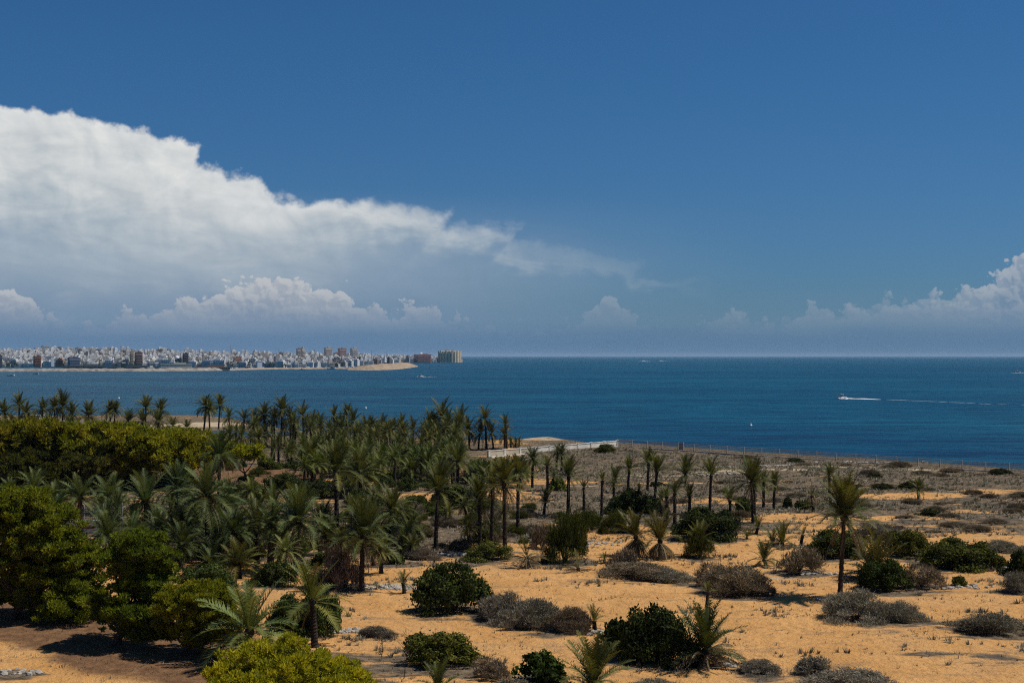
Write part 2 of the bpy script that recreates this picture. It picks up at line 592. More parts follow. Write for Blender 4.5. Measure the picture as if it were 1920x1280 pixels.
def ground_mat():
    m, T = new_mat('sandy_ground')
    pos = T.n('ShaderNodeNewGeometry').outputs['Position']
    ca = T.n('ShaderNodeAttribute', attribute_name='cover')
    g, l, p = T.sep(ca.outputs['Vector'])[:3]
    nb = T.noise(pos, 0.035, 6, 0.6)
    nm = T.noise(pos, 0.16, 7, 0.65)
    nf = T.noise(pos, 1.1, 6, 0.65)
    nff = T.noise(pos, 5.0, 4, 0.7)
    x, y, z = T.sep(pos)[:3]
    ps = T.xyz(T.m('MULTIPLY', x, 0.35), T.m('MULTIPLY', y, 1.0))
    nst = T.noise(ps, 0.35, 6, 0.62)
    sand = T.mix(T.ss(nm, 0.3, 0.72), (0.54, 0.275, 0.088), (0.69, 0.375, 0.138))
    sand = T.mix(T.m('MULTIPLY', T.ss(nf, 0.52, 0.66), 0.6), sand, (0.37, 0.205, 0.082))
    sand = T.mix(T.m('MULTIPLY', T.ss(T.m('MULTIPLY_ADD', nm, 0.6, T.m('MULTIPLY', nb, 0.6)), 0.60, 0.74), 0.5), sand, (0.36, 0.215, 0.105))
    sand = T.mix(T.m('MULTIPLY', T.ss(nff, 0.58, 0.75), 0.4), sand, (0.27, 0.165, 0.085))
    sand = T.mix(T.m('MULTIPLY', T.ss(nst, 0.54, 0.68), 0.6), sand, (0.28, 0.175, 0.095))
    nsp = T.noise(T.xyz(T.m('MULTIPLY', x, 0.5), y), 1.6, 5, 0.7)
    sand = T.mix(T.m('MULTIPLY', T.ss(nsp, 0.60, 0.70), 0.7), sand, (0.20, 0.125, 0.07))
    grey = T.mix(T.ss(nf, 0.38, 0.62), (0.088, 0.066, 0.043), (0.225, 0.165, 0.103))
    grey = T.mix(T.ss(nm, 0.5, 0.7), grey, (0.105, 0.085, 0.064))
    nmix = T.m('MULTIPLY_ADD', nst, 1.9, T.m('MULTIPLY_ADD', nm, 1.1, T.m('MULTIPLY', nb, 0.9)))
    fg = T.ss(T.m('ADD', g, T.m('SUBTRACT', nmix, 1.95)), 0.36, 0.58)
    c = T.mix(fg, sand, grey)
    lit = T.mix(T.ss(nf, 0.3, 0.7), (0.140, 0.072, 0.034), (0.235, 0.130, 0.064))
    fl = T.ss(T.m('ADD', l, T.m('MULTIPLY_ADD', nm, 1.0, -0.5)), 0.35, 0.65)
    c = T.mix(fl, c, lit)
    pale = T.mix(T.ss(nf, 0.4, 0.7), (0.50, 0.40, 0.26), (0.38, 0.28, 0.17))
    fp = T.ss(T.m('ADD', p, T.m('MULTIPLY_ADD', nst, 1.3, -0.65)), 0.46, 0.62)
    c = T.mix(fp, c, pale)
    # wet / weedy dark strip at the water's edge
    c = T.mix(T.ss(z, -1.6, -2.7), c, (0.10, 0.075, 0.055))
    h = T.m('MULTIPLY_ADD', nff, 0.25, T.m('MULTIPLY', nf, 0.8))
    finish(T, principled(T, c, 0.95, 0.1, bump(T, h, 1.0, 0.6)))
    return m


def sea_mat():
    m, T = new_mat('sea_water')
    pos = T.n('ShaderNodeNewGeometry').outputs['Position']
    x, y, z = T.sep(pos)[:3]
    w1 = T.noise(T.xyz(T.m('MULTIPLY', x, 0.45), y), 0.16, 5, 0.62)
    w2 = T.noise(T.xyz(T.m('MULTIPLY', x, 0.6), y), 0.7, 4, 0.6)
    big = T.noise(T.xyz(T.m('MULTIPLY', x, 0.3), y), 0.006, 5, 0.55)
    huge = T.noise(T.xyz(T.m('MULTIPLY', x, 0.2), y), 0.0006, 4, 0.5)
    mid = T.noise(T.xyz(T.m('MULTIPLY', x, 0.25), y), 0.035, 5, 0.6)
    c = T.mix(T.ss(big, 0.36, 0.66), (0.0015, 0.050, 0.096), (0.004, 0.080, 0.128))
    c = T.mix(T.m('MULTIPLY', T.ss(mid, 0.45, 0.7), 0.55), c, (0.002, 0.034, 0.078))
    far = T.ss(y, 1500.0, 7000.0)
    c = T.mix(T.m('MULTIPLY', far, T.ss(huge, 0.35, 0.6)), c, (0.004, 0.075, 0.118))
    # sea-grass beds darken the shallows along the near shore
    sg = T.m('MULTIPLY', T.ss(y, 620.0, 330.0), T.ss(mid, 0.35, 0.6))
    c = T.mix(T.m('MULTIPLY', sg, 0.6), c, (0.003, 0.028, 0.072))
    w3 = T.noise(T.xyz(T.m('MULTIPLY', x, 0.3), y), 0.11, 6, 0.7)
    c = T.mix(T.ss(w3, 0.46, 0.62), c, T.mix(1.0, c, (0.30, 0.45, 0.55), 'MULTIPLY'))
    c = T.mix(T.ss(w1, 0.56, 0.70), c, T.mix(1.0, c, (1.7, 1.55, 1.4), 'MULTIPLY'))
    h = T.m('MULTIPLY_ADD', w2, 0.35, w1)
    nrm = bump(T, h, 1.0, 1.6)
    pr = T.n('ShaderNodeBsdfPrincipled')
    T.put(pr.inputs['Base Color'], c)
    pr.inputs['Roughness'].default_value = 0.32
    pr.inputs['IOR'].default_value = 1.33
    pr.inputs['Specular IOR Level'].default_value = 0.07
    T.put(pr.inputs['Normal'], nrm)
    finish(T, pr.outputs[0])
    return m


def town_mat(name, face_colour):
    """plaster with rows of dark openings, too far away to tell apart"""
    m, T = new_mat(name)
    g = T.n('ShaderNodeNewGeometry')
    pos = T.n('ShaderNodeTexCoord').outputs['Object']
    x, y, z = T.sep(pos)[:3]
    nx, ny, nz = T.sep(g.outputs['Normal'])[:3]
    h = T.m('FRACT', T.m('MULTIPLY', T.m('ADD', x, y), 0.29))
    v = T.m('FRACT', T.m('MULTIPLY', z, 0.325))
    win = T.m('MULTIPLY', T.m('GREATER_THAN', h, 0.50), T.m('GREATER_THAN', v, 0.42))
    win = T.m('MULTIPLY', win, T.m('LESS_THAN', T.m('ABSOLUTE', nz), 0.5))
    if face_colour:
        a = T.n('ShaderNodeAttribute', attribute_name='tint').outputs['Fac']
        rp = T.n('ShaderNodeValToRGB')
        cr = rp.color_ramp
        cr.interpolation = 'CONSTANT'
        cr.elements[0].color = (0.80, 0.79, 0.76, 1)
        cr.elements[1].position = 0.4
        cr.elements[1].color = (0.55, 0.50, 0.42, 1)
        for p, c in ((0.58, (0.36, 0.35, 0.34)), (0.72, (0.46, 0.34, 0.24)), (0.8, (0.16, 0.155, 0.15)), (0.9, (0.30, 0.17, 0.12))):
            cr.elements.new(p).color = (*c, 1)
        T.put(rp.inputs[0], a)
        base = rp.outputs[0]
    else:
        base = T.n('ShaderNodeObjectInfo').outputs['Color']
    n = T.noise(pos, 0.15, 5, 0.6)
    base = T.mix(T.ss(n, 0.3, 0.7), T.mix(1.0, base, (0.78,) * 3, 'MULTIPLY'), base)
    c = T.mix(T.m('MULTIPLY', win, 0.36), base, (0.06, 0.065, 0.07))
    finish(T, principled(T, c, 0.8, 0.3))
    return m


M['ground'] = ground_mat()
M['sea'] = sea_mat()
M['town'] = town_mat('town_plaster', False)
M['townmass'] = town_mat('town_plaster_mass', True)
M['hill'] = plain_mat('town_ground', (0.20, 0.18, 0.15), 0.9, 0.4, 0.02)

# ------------------------------------------------------------------ ground, sea
def smooth(t):
    t = np.clip(t, 0, 1)
    return t * t * (3 - 2 * t)


def axis(lo, a, b, hi, fine, coarse):
    return np.concatenate([np.arange(lo, a, coarse), np.arange(a, b, fine), np.arange(b, hi + coarse, coarse)])


def grid_tris(nx, ny):
    i, j = np.meshgrid(np.arange(nx - 1), np.arange(ny - 1), indexing='ij')
    a = (i * ny + j).ravel()
    return np.concatenate([np.stack([a, a + ny, a + ny + 1], 1), np.stack([a, a + ny + 1, a + 1], 1)])


def blob(X, Y, c, rx, ry):
    return smooth(1.4 - np.sqrt(((X - c[0]) / rx) ** 2 + ((Y - c[1]) / ry) ** 2))


def cover_at(X, Y):
    """share of grey scrub ground, brown needle litter, pale stony earth"""
    side = smooth((X + 12) / 24.0)
    grey = side * smooth((Y - 138) / 42.0) * 0.84
    # the sandy strip reaches deeper on the left of the open field
    grey = np.maximum(grey, (1 - side) * smooth((Y - 160) / 60.0) * 0.78)
    grey = np.maximum(grey, (1 - side) * smooth((Y - 118) / 30.0) * 0.60)
    for (px, py, rx, ry, v) in GREY_SPOTS:
        grey = np.maximum(grey, v * blob(X, Y, gpt(px, py), rx, ry))
    for (px, py, rx, ry, v) in SAND_SPOTS:
        grey = grey * (1 - v * blob(X, Y, gpt(px, py), rx, ry))
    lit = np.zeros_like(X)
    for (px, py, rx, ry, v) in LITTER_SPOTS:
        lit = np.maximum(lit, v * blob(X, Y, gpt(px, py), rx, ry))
    pale = np.zeros_like(X)
    for (px, py, rx, ry, v) in PALE_SPOTS:
        pale = np.maximum(pale, v * blob(X, Y, gpt(px, py), rx, ry))
    return grey, lit, pale


GREY_SPOTS = [(850, 1000, 14, 14, .85), (720, 1010, 10, 14, .85), (990, 985, 10, 10, .8), (1010, 1190, 4, 2.5, .6), (1220, 1000, 8, 6, .5), (1230, 1090, 6, 3, .6), (660, 1255, 5, 8, .7), (720, 1240, 4, 6, .6), (20, 1262, 2.5, 2.5, .7), (760, 1040, 6, 8, .6),
              (1800, 1160, 6, 3, .45), (1640, 1200, 5, 2, .35), (1850, 1230, 7, 2.2, .4), (1500, 1280, 7, 2, .5), (1440, 1110, 5, 3, .4), (900, 1275, 5, 3, .6), (950, 960, 9, 9, .8), (1080, 1010, 5, 5, .6)]
SAND_SPOTS = [(1700, 930, 9, 5, .9), (1590, 992, 8, 4, .9), (1800, 1010, 9, 4, .8), (1450, 972, 9, 5, .9), (1010, 905, 10, 4, .9), (930, 935, 9, 4, .95), (820, 930, 10, 6, .9), (1230, 905, 10, 2, .8), (1690, 970, 7, 2, .8),
              (450, 900, 9, 6, .9), (530, 902, 8, 4, .8), (700, 905, 8, 4, .9), (1190, 1000, 6, 4, .7), (1300, 940, 8, 5, .6), (1860, 920, 6, 4, .7), (1850, 960, 7, 3, .6)]
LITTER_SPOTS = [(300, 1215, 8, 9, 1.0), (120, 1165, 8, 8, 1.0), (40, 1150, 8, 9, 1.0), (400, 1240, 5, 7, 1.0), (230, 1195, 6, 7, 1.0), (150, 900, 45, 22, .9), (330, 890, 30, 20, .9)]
PALE_SPOTS = [(1390, 882, 22, 4, .62), (1250, 892, 14, 2.5, .62), (1580, 875, 20, 4, .6), (1690, 880, 12, 4, .55), (1190, 897, 10, 1.5, .6), (1750, 925, 8, 2, .5), (745, 1100, 3.5, 2, .7), (400, 795, 22, 16, .75), (640, 1180, 2.5, 2, .5), (1460, 1085, 4, 1.5, .5),
              (1010, 822, 12, 8, .6), (1080, 912, 8, 1.5, .5), (530, 800, 25, 14, .6), (200, 800, 30, 10, .6), (60, 800, 30, 10, .55)]

gx = axis(-760, -130, 135, 560, 1.25, 7.0)
gy = axis(-260, 70, 400, 600, 1.5, 7.0)
GX, GY = np.meshgrid(gx, gy, indexing='ij')
V = np.stack([GX.ravel(), GY.ravel(), gz(GX, GY).ravel()], 1)
V[:, 2] += np.clip(rng.normal(0, .035, len(V)), -.08, .08) * np.where(GY.ravel() < 340, 1, 0)
me = tri_mesh('ground', V, grid_tris(len(gx), len(gy)), M['ground'], smooth=True)
ga = me.attributes.new('cover', 'FLOAT_VECTOR', 'POINT')
ga.data.foreach_set('vector', np.stack([c.ravel() for c in cover_at(GX, GY)], 1).astype(np.float32).ravel())
tag(ob('ground', me), 'sandy orange ground with grey scrubland running to the shore', 'ground', kind='structure')

yy = np.array([-3000, 200, 400, 700, 1200, 2000, 4000, 9000, 20000, 45000.])
xx = np.array([-25000, -15000, -8000, -2500, -800, 0, 800, 2500, 8000, 15000, 25000.])
SX, SY = np.meshgrid(xx, yy, indexing='ij')
me = tri_mesh('sea', np.stack([SX.ravel(), SY.ravel(), np.full(SX.size, SEA)], 1), grid_tris(len(xx), len(yy)), M['sea'])
tag(ob('sea', me), 'deep blue choppy sea filling the bay to the horizon', 'sea', kind='structure')

# a tongue of still water behind the first palms of the grove
c = gpt(425, 815)
th = np.linspace(0, 2 * math.pi, 40, endpoint=False)
rr = 1 + 0.18 * np.sin(3 * th + 1) + 0.1 * np.sin(5 * th)
V = np.stack([c[0] + 16 * rr * np.cos(th), c[1] + 17 * rr * np.sin(th), np.full(40, 0)], 1)
V[:, 2] = float(np.max(gz(V[:, 0], V[:, 1]))) * 0 + float(np.max(gz(c[0] + np.linspace(-17, 17, 12)[:, None], c[1] + np.linspace(-18, 18, 12)[None, :]))) + 0.03
V = np.concatenate([V, [(c[0], c[1], V[0, 2])]])
me = tri_mesh('lagoon', V, [(i, (i + 1) % 40, 40) for i in range(40)], M['sea'])
tag(ob('lagoon', me), 'small tongue of still blue water behind the palm trunks', 'lagoon', kind='structure')

# ------------------------------------------------------------------ the town across the bay
SKYL = [(-400, 656), (-100, 655), (0, 655), (90, 652), (150, 652), (270, 655), (350, 657), (440, 660), (520, 661), (600, 663), (700, 666), (780, 668), (870, 669)]
FRONT = [(-400, 689), (0, 688), (440, 688), (560, 689), (660, 687), (700, 683), (775, 680), (870, 679)]


def lerp(tbl, v):
    a = np.array(tbl, float)
    return np.interp(v, a[:, 0], a[:, 1])


def town_pt(px, t):
    """t = 0 waterfront .. 1 skyline; gives depth and roof height z"""
    D0 = (CAM_H - SEA) * F / (lerp(FRONT, px) - 667.0)
    D = D0 * (1.0 + 0.55 * t)
    fy = lerp(FRONT, px)
    roof_py = (fy - 9.0 - (fy - 680) * 0.2) * (1 - t ** 0.85) + (lerp(SKYL, px)) * t ** 0.85
    return D, at(px, roof_py, D)


hx = np.linspace(-400, 868, 60)
ht = np.linspace(-0.02, 1.08, 12)
V = []
for px in hx:
    for t in ht:
        D, p = town_pt(px, max(t, 0.0))
        if t < 0:
            D *= 0.985
            p = at(px, 667, D)
            V.append((p[0], D, SEA - 2))
        else:
            V.append((p[0], D if t < 1.05 else D * 1.1, max(SEA + 1.0, p[2] - 12.5 - (0 if t < 1.05 else 30))))
me = tri_mesh('town_hill', np.array(V), grid_tris(60, 12), M['hill'])
tag(ob('town_hill', me), 'low hillside the far town is built on', 'hill', kind='structure')

WALLS = [((0.80, 0.79, 0.76), 'white'), ((0.62, 0.57, 0.48), 'cream'), ((0.40, 0.39, 0.38), 'grey'), ((0.17, 0.165, 0.16), 'dark'), ((0.36, 0.20, 0.14), 'brick red')]
WP = [0.64, 0.22, 0.08, 0.03, 0.03]
mass = MB()
TOWN_G = 'buildings of the town across the bay'


def block_mesh(w, d, h, r):
    """flat-roofed block with a parapet lip, a set-back top storey and a stair head"""
    b = MB()
    b.box((0, 0, 0), (w, d, h))
    b.box((0, 0, h), (w + .3, d + .3, .6))
    b.box(((r.random() - .5) * w * .3, d * .1, h + .6), (w * .6, d * .6, 2.8))
    b.box(((r.random() - .5) * w * .5, 0, h + 3.4), (2.4, 2.4, 1.8))
    return b


BLOCKS = []
rr_ = random.Random(3)
for k in range(10):
    w, d, h = rr_.uniform(8, 18), rr_.uniform(9, 13), rr_.choice([8, 10, 12, 14, 17])
    b = block_mesh(w, d, h, rr_)
    wall = b.mesh('building_wall', M['town'])
    wn = MB()
    for i in range(int(h // 3)):
        wn.box((0, -d / 2 - 0.35, 1.7 + i * 3.0), (w * .8, .7, .45))
    BLOCKS.append((wall, wn.mesh('building_balconies', M['town']), h))
n_ind = 0
row_t = [0.0, 0.05, 0.11, 0.18, 0.26, 0.35, 0.45, 0.55, 0.66, 0.77, 0.88, 1.0]
for k, t in enumerate(row_t):
    px = -340.0
    while px < 818:
        D, p = town_pt(px, t)
        step = rr_.uniform(9.5, 16.0) * F / D
        px += step
        if rr_.random() < 0.07:
            continue
        D, p = town_pt(px, t + rr_.uniform(-.02, .02) if t > 0 else 0.0)
        ztop = p[2] + rr_.choice([-3, -2, -1, 0, 0, 1, 2, 4, 6]) + rr_.uniform(-.8, .8)
        ci = rr_.choices(range(5), WP)[0]
        if k < 4 and -12 < px and n_ind < 262:
            wall, win, h = rr_.choice(BLOCKS)
            s = rr_.uniform(.85, 1.15)
            e = ob('town_building', None, loc=(p[0], D, ztop - h * s - 3), rot=(0, 0, rr_.uniform(-.5, .5)), scale=s)
            f_ = rr_.uniform(.85, 1.06)
            cc = tuple(min(.8, v * f_) for v in WALLS[ci][0])
            ob('wall', wall, e, color=cc)
            ob('balcony', win, e, color=tuple(v * .8 for v in cc))
            where = ['on the waterfront', 'in the second street from the water', 'behind the waterfront rows', 'halfway up the slope'][k]
            tag(e, f'{WALLS[ci][1]} flat-roofed block {where} of the far town', 'building', TOWN_G)
            n_ind += 1
        else:
            tt = [0.1, 0.5, 0.65, 0.85, 0.95][ci]
            w, d, h = rr_.uniform(7, 14), rr_.uniform(8, 13), rr_.choice([8, 9, 11, 14])
            ro = rr_.uniform(.3, .7)
            mass.box((p[0], D, ztop - h - 6), (w, d, h + 6), ro, tt)
            mass.box((p[0] + rr_.uniform(-2, 2), D, ztop - .01), (w * .5, d * .5, 2.4), ro, tt)
tag(ob('town_houses', mass.mesh('town_houses', M['townmass'])), 'mass of small white flat-roofed houses climbing the far hillside', 'houses', kind='stuff')


def landmark(name, label, x0, x1, ytop, ybase, D, col, depth=16.0, group=None, storeys=True, rot=.5, cat='building', parent=None):
    a, b = at(x0, ytop, D), at(x1, ytop, D)
    zb = max(SEA + .5, at(x0, ybase, D)[2] - 4)
    w, h = (b[0] - a[0]) * (.78 if not parent and rot > .4 and b[0] - a[0] < 45 else .95), a[2] - zb
    if b[0] - a[0] > 45 and rot == .5:
        rot = .3
    depth = min(depth, w * .8) if w < 30 else depth
    e = ob(name, None, loc=((a[0] + b[0]) / 2, D, zb), rot=(0, 0, rot))
    m = MB()
    m.box((0, 0, 0), (w, depth, h))
    ob('wall', m.mesh('landmark_wall', M['town'] if storeys else M['townplain']), e, color=col)
    m = MB()
    m.box((0, 0, h), (w + .6, depth + .6, .9))
    m.box((w * .12, 0, h + .9), (w * .4, depth * .5, 2.4))
    ob('roof', m.mesh('landmark_roof', M['townplain']), e, color=tuple(v * .85 for v in col))
    if storeys:
        m = MB()
        for i in range(1, int(h // 3.2)):
            m.box((0, -depth / 2 - .5, i * 3.2), (w * .9, 1.0, 1.0))
        if m.n:
            ob('balcony', m.mesh('landmark_balconies', M['townplain']), e, color=tuple(min(.8, v * 1.1) for v in col))
    if parent is not None:
        e.parent = parent
        e.location = Vector(e.location) - Vector(parent.location)
        return e
    tag(e, label, cat, group or TOWN_G)
    return e


M['townplain'] = plain_mat('town_render', (1, 1, 1), 0.85, 0.18, 0.2, use_obj=True)
tw = landmark('apartment_tower', 'grey twin-topped tower rising alone above the far town roofs', 555, 565, 654, 676, 3150, (.46, .43, .39))
landmark('stair_shaft', None, 566, 574, 653, 676, 3156, (.47, .44, .40), parent=tw)
landmark('apartment_tower', 'pale tower, first of three equal towers on the far skyline', 607, 624, 652.5, 672, 3900, (.66, .60, .53), group='three equal towers above the far town')
landmark('apartment_tower', 'reddish tower, middle one of three equal towers on the far skyline', 633, 650, 653.5, 672, 3900, (.52, .36, .32), group='three equal towers above the far town')
landmark('apartment_tower', 'whitish tower, last of three equal towers nearest the headland', 656, 672, 653, 676, 3700, (.66, .62, .57), group='three equal towers above the far town')
landmark('apartment_tower', 'narrow orange-tan tower in the middle of the far town', 243, 251, 659, 680, 2850, (.58, .42, .25))
landmark('apartment_tower', 'brown slab block beside the narrow orange-tan tower', 252, 268, 661, 680, 2870, (.27, .19, .15))
landmark('apartment_block', 'dark narrow slab standing before the white far town', 342, 354, 663, 684, 2760, (.14, .13, .14))
landmark('apartment_block', 'brick-red block on the waterfront of the far town', 62, 78, 668, 683, 2780, (.36, .16, .10))
landmark('apartment_block', 'tall blank white block beside the brick-red waterfront block', 95, 102, 668, 683, 2740, (.78, .78, .76), storeys=False)
landmark('apartment_block', 'dark blue-grey glass office block on the far waterfront', 126, 152, 671, 684, 2700, (.22, .24, .30))
landmark('apartment_block', 'dark grey block at the very edge of the far town', -6, 5, 667, 685, 2720, (.18, .18, .20))
landmark('white_pavilion', 'blank white cube standing on the far quay', 480, 492, 678, 687, 2550, (.80, .80, .80), storeys=False)
landmark('apartment_block', 'long dark red-brown block next to the tan headland building', 777, 808, 664.5, 680, 4600, (.46, .28, .25), depth=25, rot=.45)
landmark('harbour_warehouse', 'long plain grey-green warehouse on the end of the harbour quay', 300, 360, 683.5, 694, 2150, (.52, .54, .47), depth=20, storeys=False)
landmark('harbour_shed', 'low dark shed on the quay left of the grey warehouse', 200, 300, 688.5, 692, 2250, (.14, .15, .16), depth=18, storeys=False)
landmark('harbour_shed', 'low rust-brown shed on the quay right of the grey warehouse', 361, 432, 688.5, 692.5, 2190, (.30, .20, .15), depth=12, storeys=False)
landmark('harbour_shed', 'low dark shed on the far quay below the blue-grey offices', 115, 200, 687, 691, 2300, (.2, .2, .19), depth=12, storeys=False)
landmark('container_stack', 'white container standing on the quay before the dark shed', 274, 290, 689.3, 692, 2180, (.75, .74, .70), depth=6, storeys=False, cat='container')
tw = landmark('harbour_tower', 'dark green harbour control tower with a white cap on quay', 227, 236, 678, 690, 2230, (.02, .05, .05), depth=8, storeys=False, cat='tower')
m = MB()
m.box((0, 0, 11.0), (6, 5, 2.2))
ob('cap', m.mesh('tower_cap', M['townplain']), tw, color=(.8, .8, .8))

# the tan drum-like apartment building on the headland: vertical bays round a curved front
D = 4560.0
a, b = at(822, 658, D), at(864, 658, D)
w, h = (b[0] - a[0]) / 2, a[2] - (SEA + 2)
e = ob('curved_apartment_building', None, loc=((a[0] + b[0]) / 2, D, SEA + 2))
m = MB()
m.lathe([(w * .97, 0), (w * .97, h - 1), (w * .8, h)], 28, sy=.7)
ob('wall', m.mesh('drum_wall', M['townplain'], False), e, color=(.60, .49, .33))
m = MB()
m.box((0, 0, 0), (w * .155, 5, h + 1.2))
bay = m.mesh('drum_bay', M['townplain'])
for i in range(11):
    an = R(-172 + i * 16.4)
    ob('bay', bay, e, loc=(math.cos(an) * w * .97, math.sin(an) * w * .68, 0), rot=(0, 0, an + math.pi / 2), scale=(1, 1, 1 - .05 * (i % 2)), color=(.80, .66, .46))
m = MB()
m.box((-w * .2, 0, h), (w * .5, w * .5, 3.5))
m.box((w * .3, 0, h), (w * .3, w * .4, 2.6))
ob('roof_house', m.mesh('drum_roof', M['townplain']), e, color=(.62, .50, .34))
tag(e, 'big tan curved apartment building with vertical bays at the headland tip', 'building')

m = MB()
m.lathe([(6, 0), (6, 1.5), (5.2, 4), (3.5, 6), (1.2, 7.2), (.3, 7.5)], 14)
dome = m.mesh('dome', M['townplain'])
tag(ob('white_dome', dome, loc=at(790, 664.6, 4600) - np.array((0, 0, 1.0)), color=(.8, .8, .8)), 'white ball-shaped dome on the roof of the red-brown block', 'dome')
tag(ob('white_dome', dome, loc=at(332, 671, 2950) - np.array((0, 0, 1.0)), color=(.8, .8, .78), scale=.8), 'white rounded dome among roofs left of the dark slab', 'dome')
for i, (px, py, lab) in enumerate([(226, 647, 'thin lattice mast on skyline above the orange-tan tower'), (432, 645, 'tallest thin mast standing on the far skyline'), (523, 651, 'thin mast on skyline left of the twin-topped tower'), (590, 653, 'thin mast between the twin-topped tower and the three towers'), (697, 656, 'thin mast on skyline right of the three towers'), (724, 659, 'thin mast on skyline short of the red-brown headland block')]):
    D = 3300.0
    p = at(px, py, D)
    m = MB()
    h = p[2] - 5
    m.tube([(0, 0, 0), (0, 0, h)], [.7, .35], 5)
    for k in range(3):
        m.box((0, 0, h * (.7 + .1 * k)), (3.2 - k * .6, .4, .4))
    tag(ob('antenna_mast', m.mesh('antenna_mast', M['metal']), loc=(p[0], D, 5)), lab, 'mast', 'masts on the far skyline')

# town trees: dark clumps between the waterfront blocks
m = MB()
for i in range(150):
    px = rr_.choice([rr_.uniform(-20, 770), rr_.uniform(20, 62), rr_.uniform(420, 470), rr_.uniform(520, 700)])
    D, p = town_pt(px, rr_.uniform(0, .12))
    D -= rr_.uniform(5, 40)
    zb = max(SEA + 1, p[2] - 13)
    n = 26
    cc = np.random.default_rng(i).normal(0, 1, (n, 3)) * (2.6, 2.6, 1.8) + (p[0], D, zb + rr_.uniform(4, 6.5))
    for q in range(n):
        a_ = rng.normal(0, 1, 3); a_ /= np.linalg.norm(a_)
        b_ = np.cross(a_, rng.normal(0, 1, 3)); b_ /= np.linalg.norm(b_)
        m.add([cc[q] - a_ * 1.6, cc[q] + b_ * 1.3, cc[q] + a_ * 1.6, cc[q] - b_ * 1.3], [(0, 1, 2), (0, 2, 3)], rr_.random())
tag(ob('town_trees', m.mesh('town_trees', M['bush'])), 'dark green trees between the blocks on the far waterfront', 'trees', kind='stuff')


def rock_bank(name, label, pts, w, hgt, mat, seed, n=90, cat='quay'):
    """a bank of tipped rock along a line of sea-level points"""
    r = np.random.default_rng(seed)
    pts = np.asarray(pts, float)
    seg = np.r_[0, np.cumsum(np.linalg.norm(np.diff(pts, axis=0), axis=1))]
    s = np.linspace(0, seg[-1], n)
    X, Y = np.interp(s, seg, pts[:, 0]), np.interp(s, seg, pts[:, 1])
    tx, ty = np.gradient(X), np.gradient(Y)
    ln = np.hypot(tx, ty)
    nx_, ny_ = -ty / ln, tx / ln
    prof = [(-1.0, -1.5), (-.8, .25), (-.55, .75), (-.25, 1.0), (.2, .95), (.6, .6), (1.0, -1.5)]
    V = []
    for i in range(n):
        f = min(1, (min(i, n - 1 - i) + .5) / 6.0) ** .6
        for (o, z) in prof:
            q = o * w * (.7 + .3 * f) + r.normal(0, w * .05)
            V.append((X[i] + nx_[i] * q, Y[i] + ny_[i] * q, SEA + max(-2, z * hgt * f + r.normal(0, hgt * .09))))
    return tag(ob(name, tri_mesh(name, np.array(V), grid_tris(n, len(prof)), mat)), label, cat, kind='structure')


def sp_(px, py):
    return at_z(px, py, SEA)[:2]


rock_bank('quay', 'long pale rock quay in front of the far town', [sp_(-380, 696.5), sp_(0, 696.5), sp_(250, 696), sp_(360, 695.2), sp_(438, 694)], 12, 4.4, M['quay'], 1, 160)
rock_bank('beach_front', 'narrow pale strip of shore below the far town', [sp_(435, 693.5), sp_(500, 692), sp_(600, 691.5), sp_(665, 691.5)], 14, 2.4, M['rock'], 2, 80, 'shore')
rock_bank('breakwater', 'low tan rock breakwater running out to a point in the bay', [sp_(655, 693.5), sp_(690, 693.5), sp_(715, 692), sp_(738, 689.6), sp_(758, 686.8)], 34, 8.0, M['rock'], 3, 110, 'breakwater')

# moored yachts and small boats below the town
m = MB()


def hull_into(m, L, B, H, mi=0):
    n = 9
    V = []
    for i in range(n):
        s = i / (n - 1)
        hw = B / 2 * (min(1, (1 - s) * 2.4) ** .55 if s > .3 else 1.0) * (1 if s < .999 else .05)
        x = -L / 2 + L * s
        sheer = H * (1 + .25 * s * s)
        V += [(x, -hw, sheer), (x, -hw * .72, .12), (x, 0, -.15 + .25 * s ** 4), (x, hw * .72, .12), (x, hw, sheer)]
    T = []
    for i in range(n - 1):
        for j in range(4):
            a = i * 5 + j
            T += [(a, a + 5, a + 6), (a, a + 6, a + 1)]
        a = i * 5
        T += [(a, a + 4, a + 9), (a, a + 9, a + 5)]
    T += [(0, 1, 2), (0, 2, 3), (0, 3, 4)]
    m.add(V, T, 0, mi)


m = MB()
hull_into(m, 11, 3.4, 1.1)
yh = m.mesh('yacht_hull', M['hull'])
m = MB()
m.box((-.5, 0, 1.1), (4.2, 2.2, .8), taper=.8)
yc = m.mesh('yacht_cabin', M['hull'])
m = MB()
m.tube([(1, 0, 1), (1, 0, 15.5)], [.22, .12], 5)
m.tube([(1, 0, 2.6), (-4, 0, 2.5)], .14, 4)
m.tube([(1, -1.2, 9), (1, 1.2, 9)], .08, 4)
ym = m.mesh('yacht_mast', M['metal'])
for i in range(34):
    px = rr_.uniform(400, 770)
    py = lerp([(400, 690), (440, 691), (560, 690.4), (660, 689.5), (700, 686), (770, 681)], px) + rr_.uniform(-.8, .4)
    p = at_z(px, py, SEA)
    e = ob('sailing_yacht', None, loc=p, rot=(0, 0, rr_.uniform(-.6, .6) + (math.pi if i % 2 else 0)))
    ob('hull', yh, e)
    ob('cabin', yc, e)
    ob('mast', ym, e)
    tag(e, 'small moored yacht with a bare mast below the far town', 'yacht', 'yachts moored below the far town')

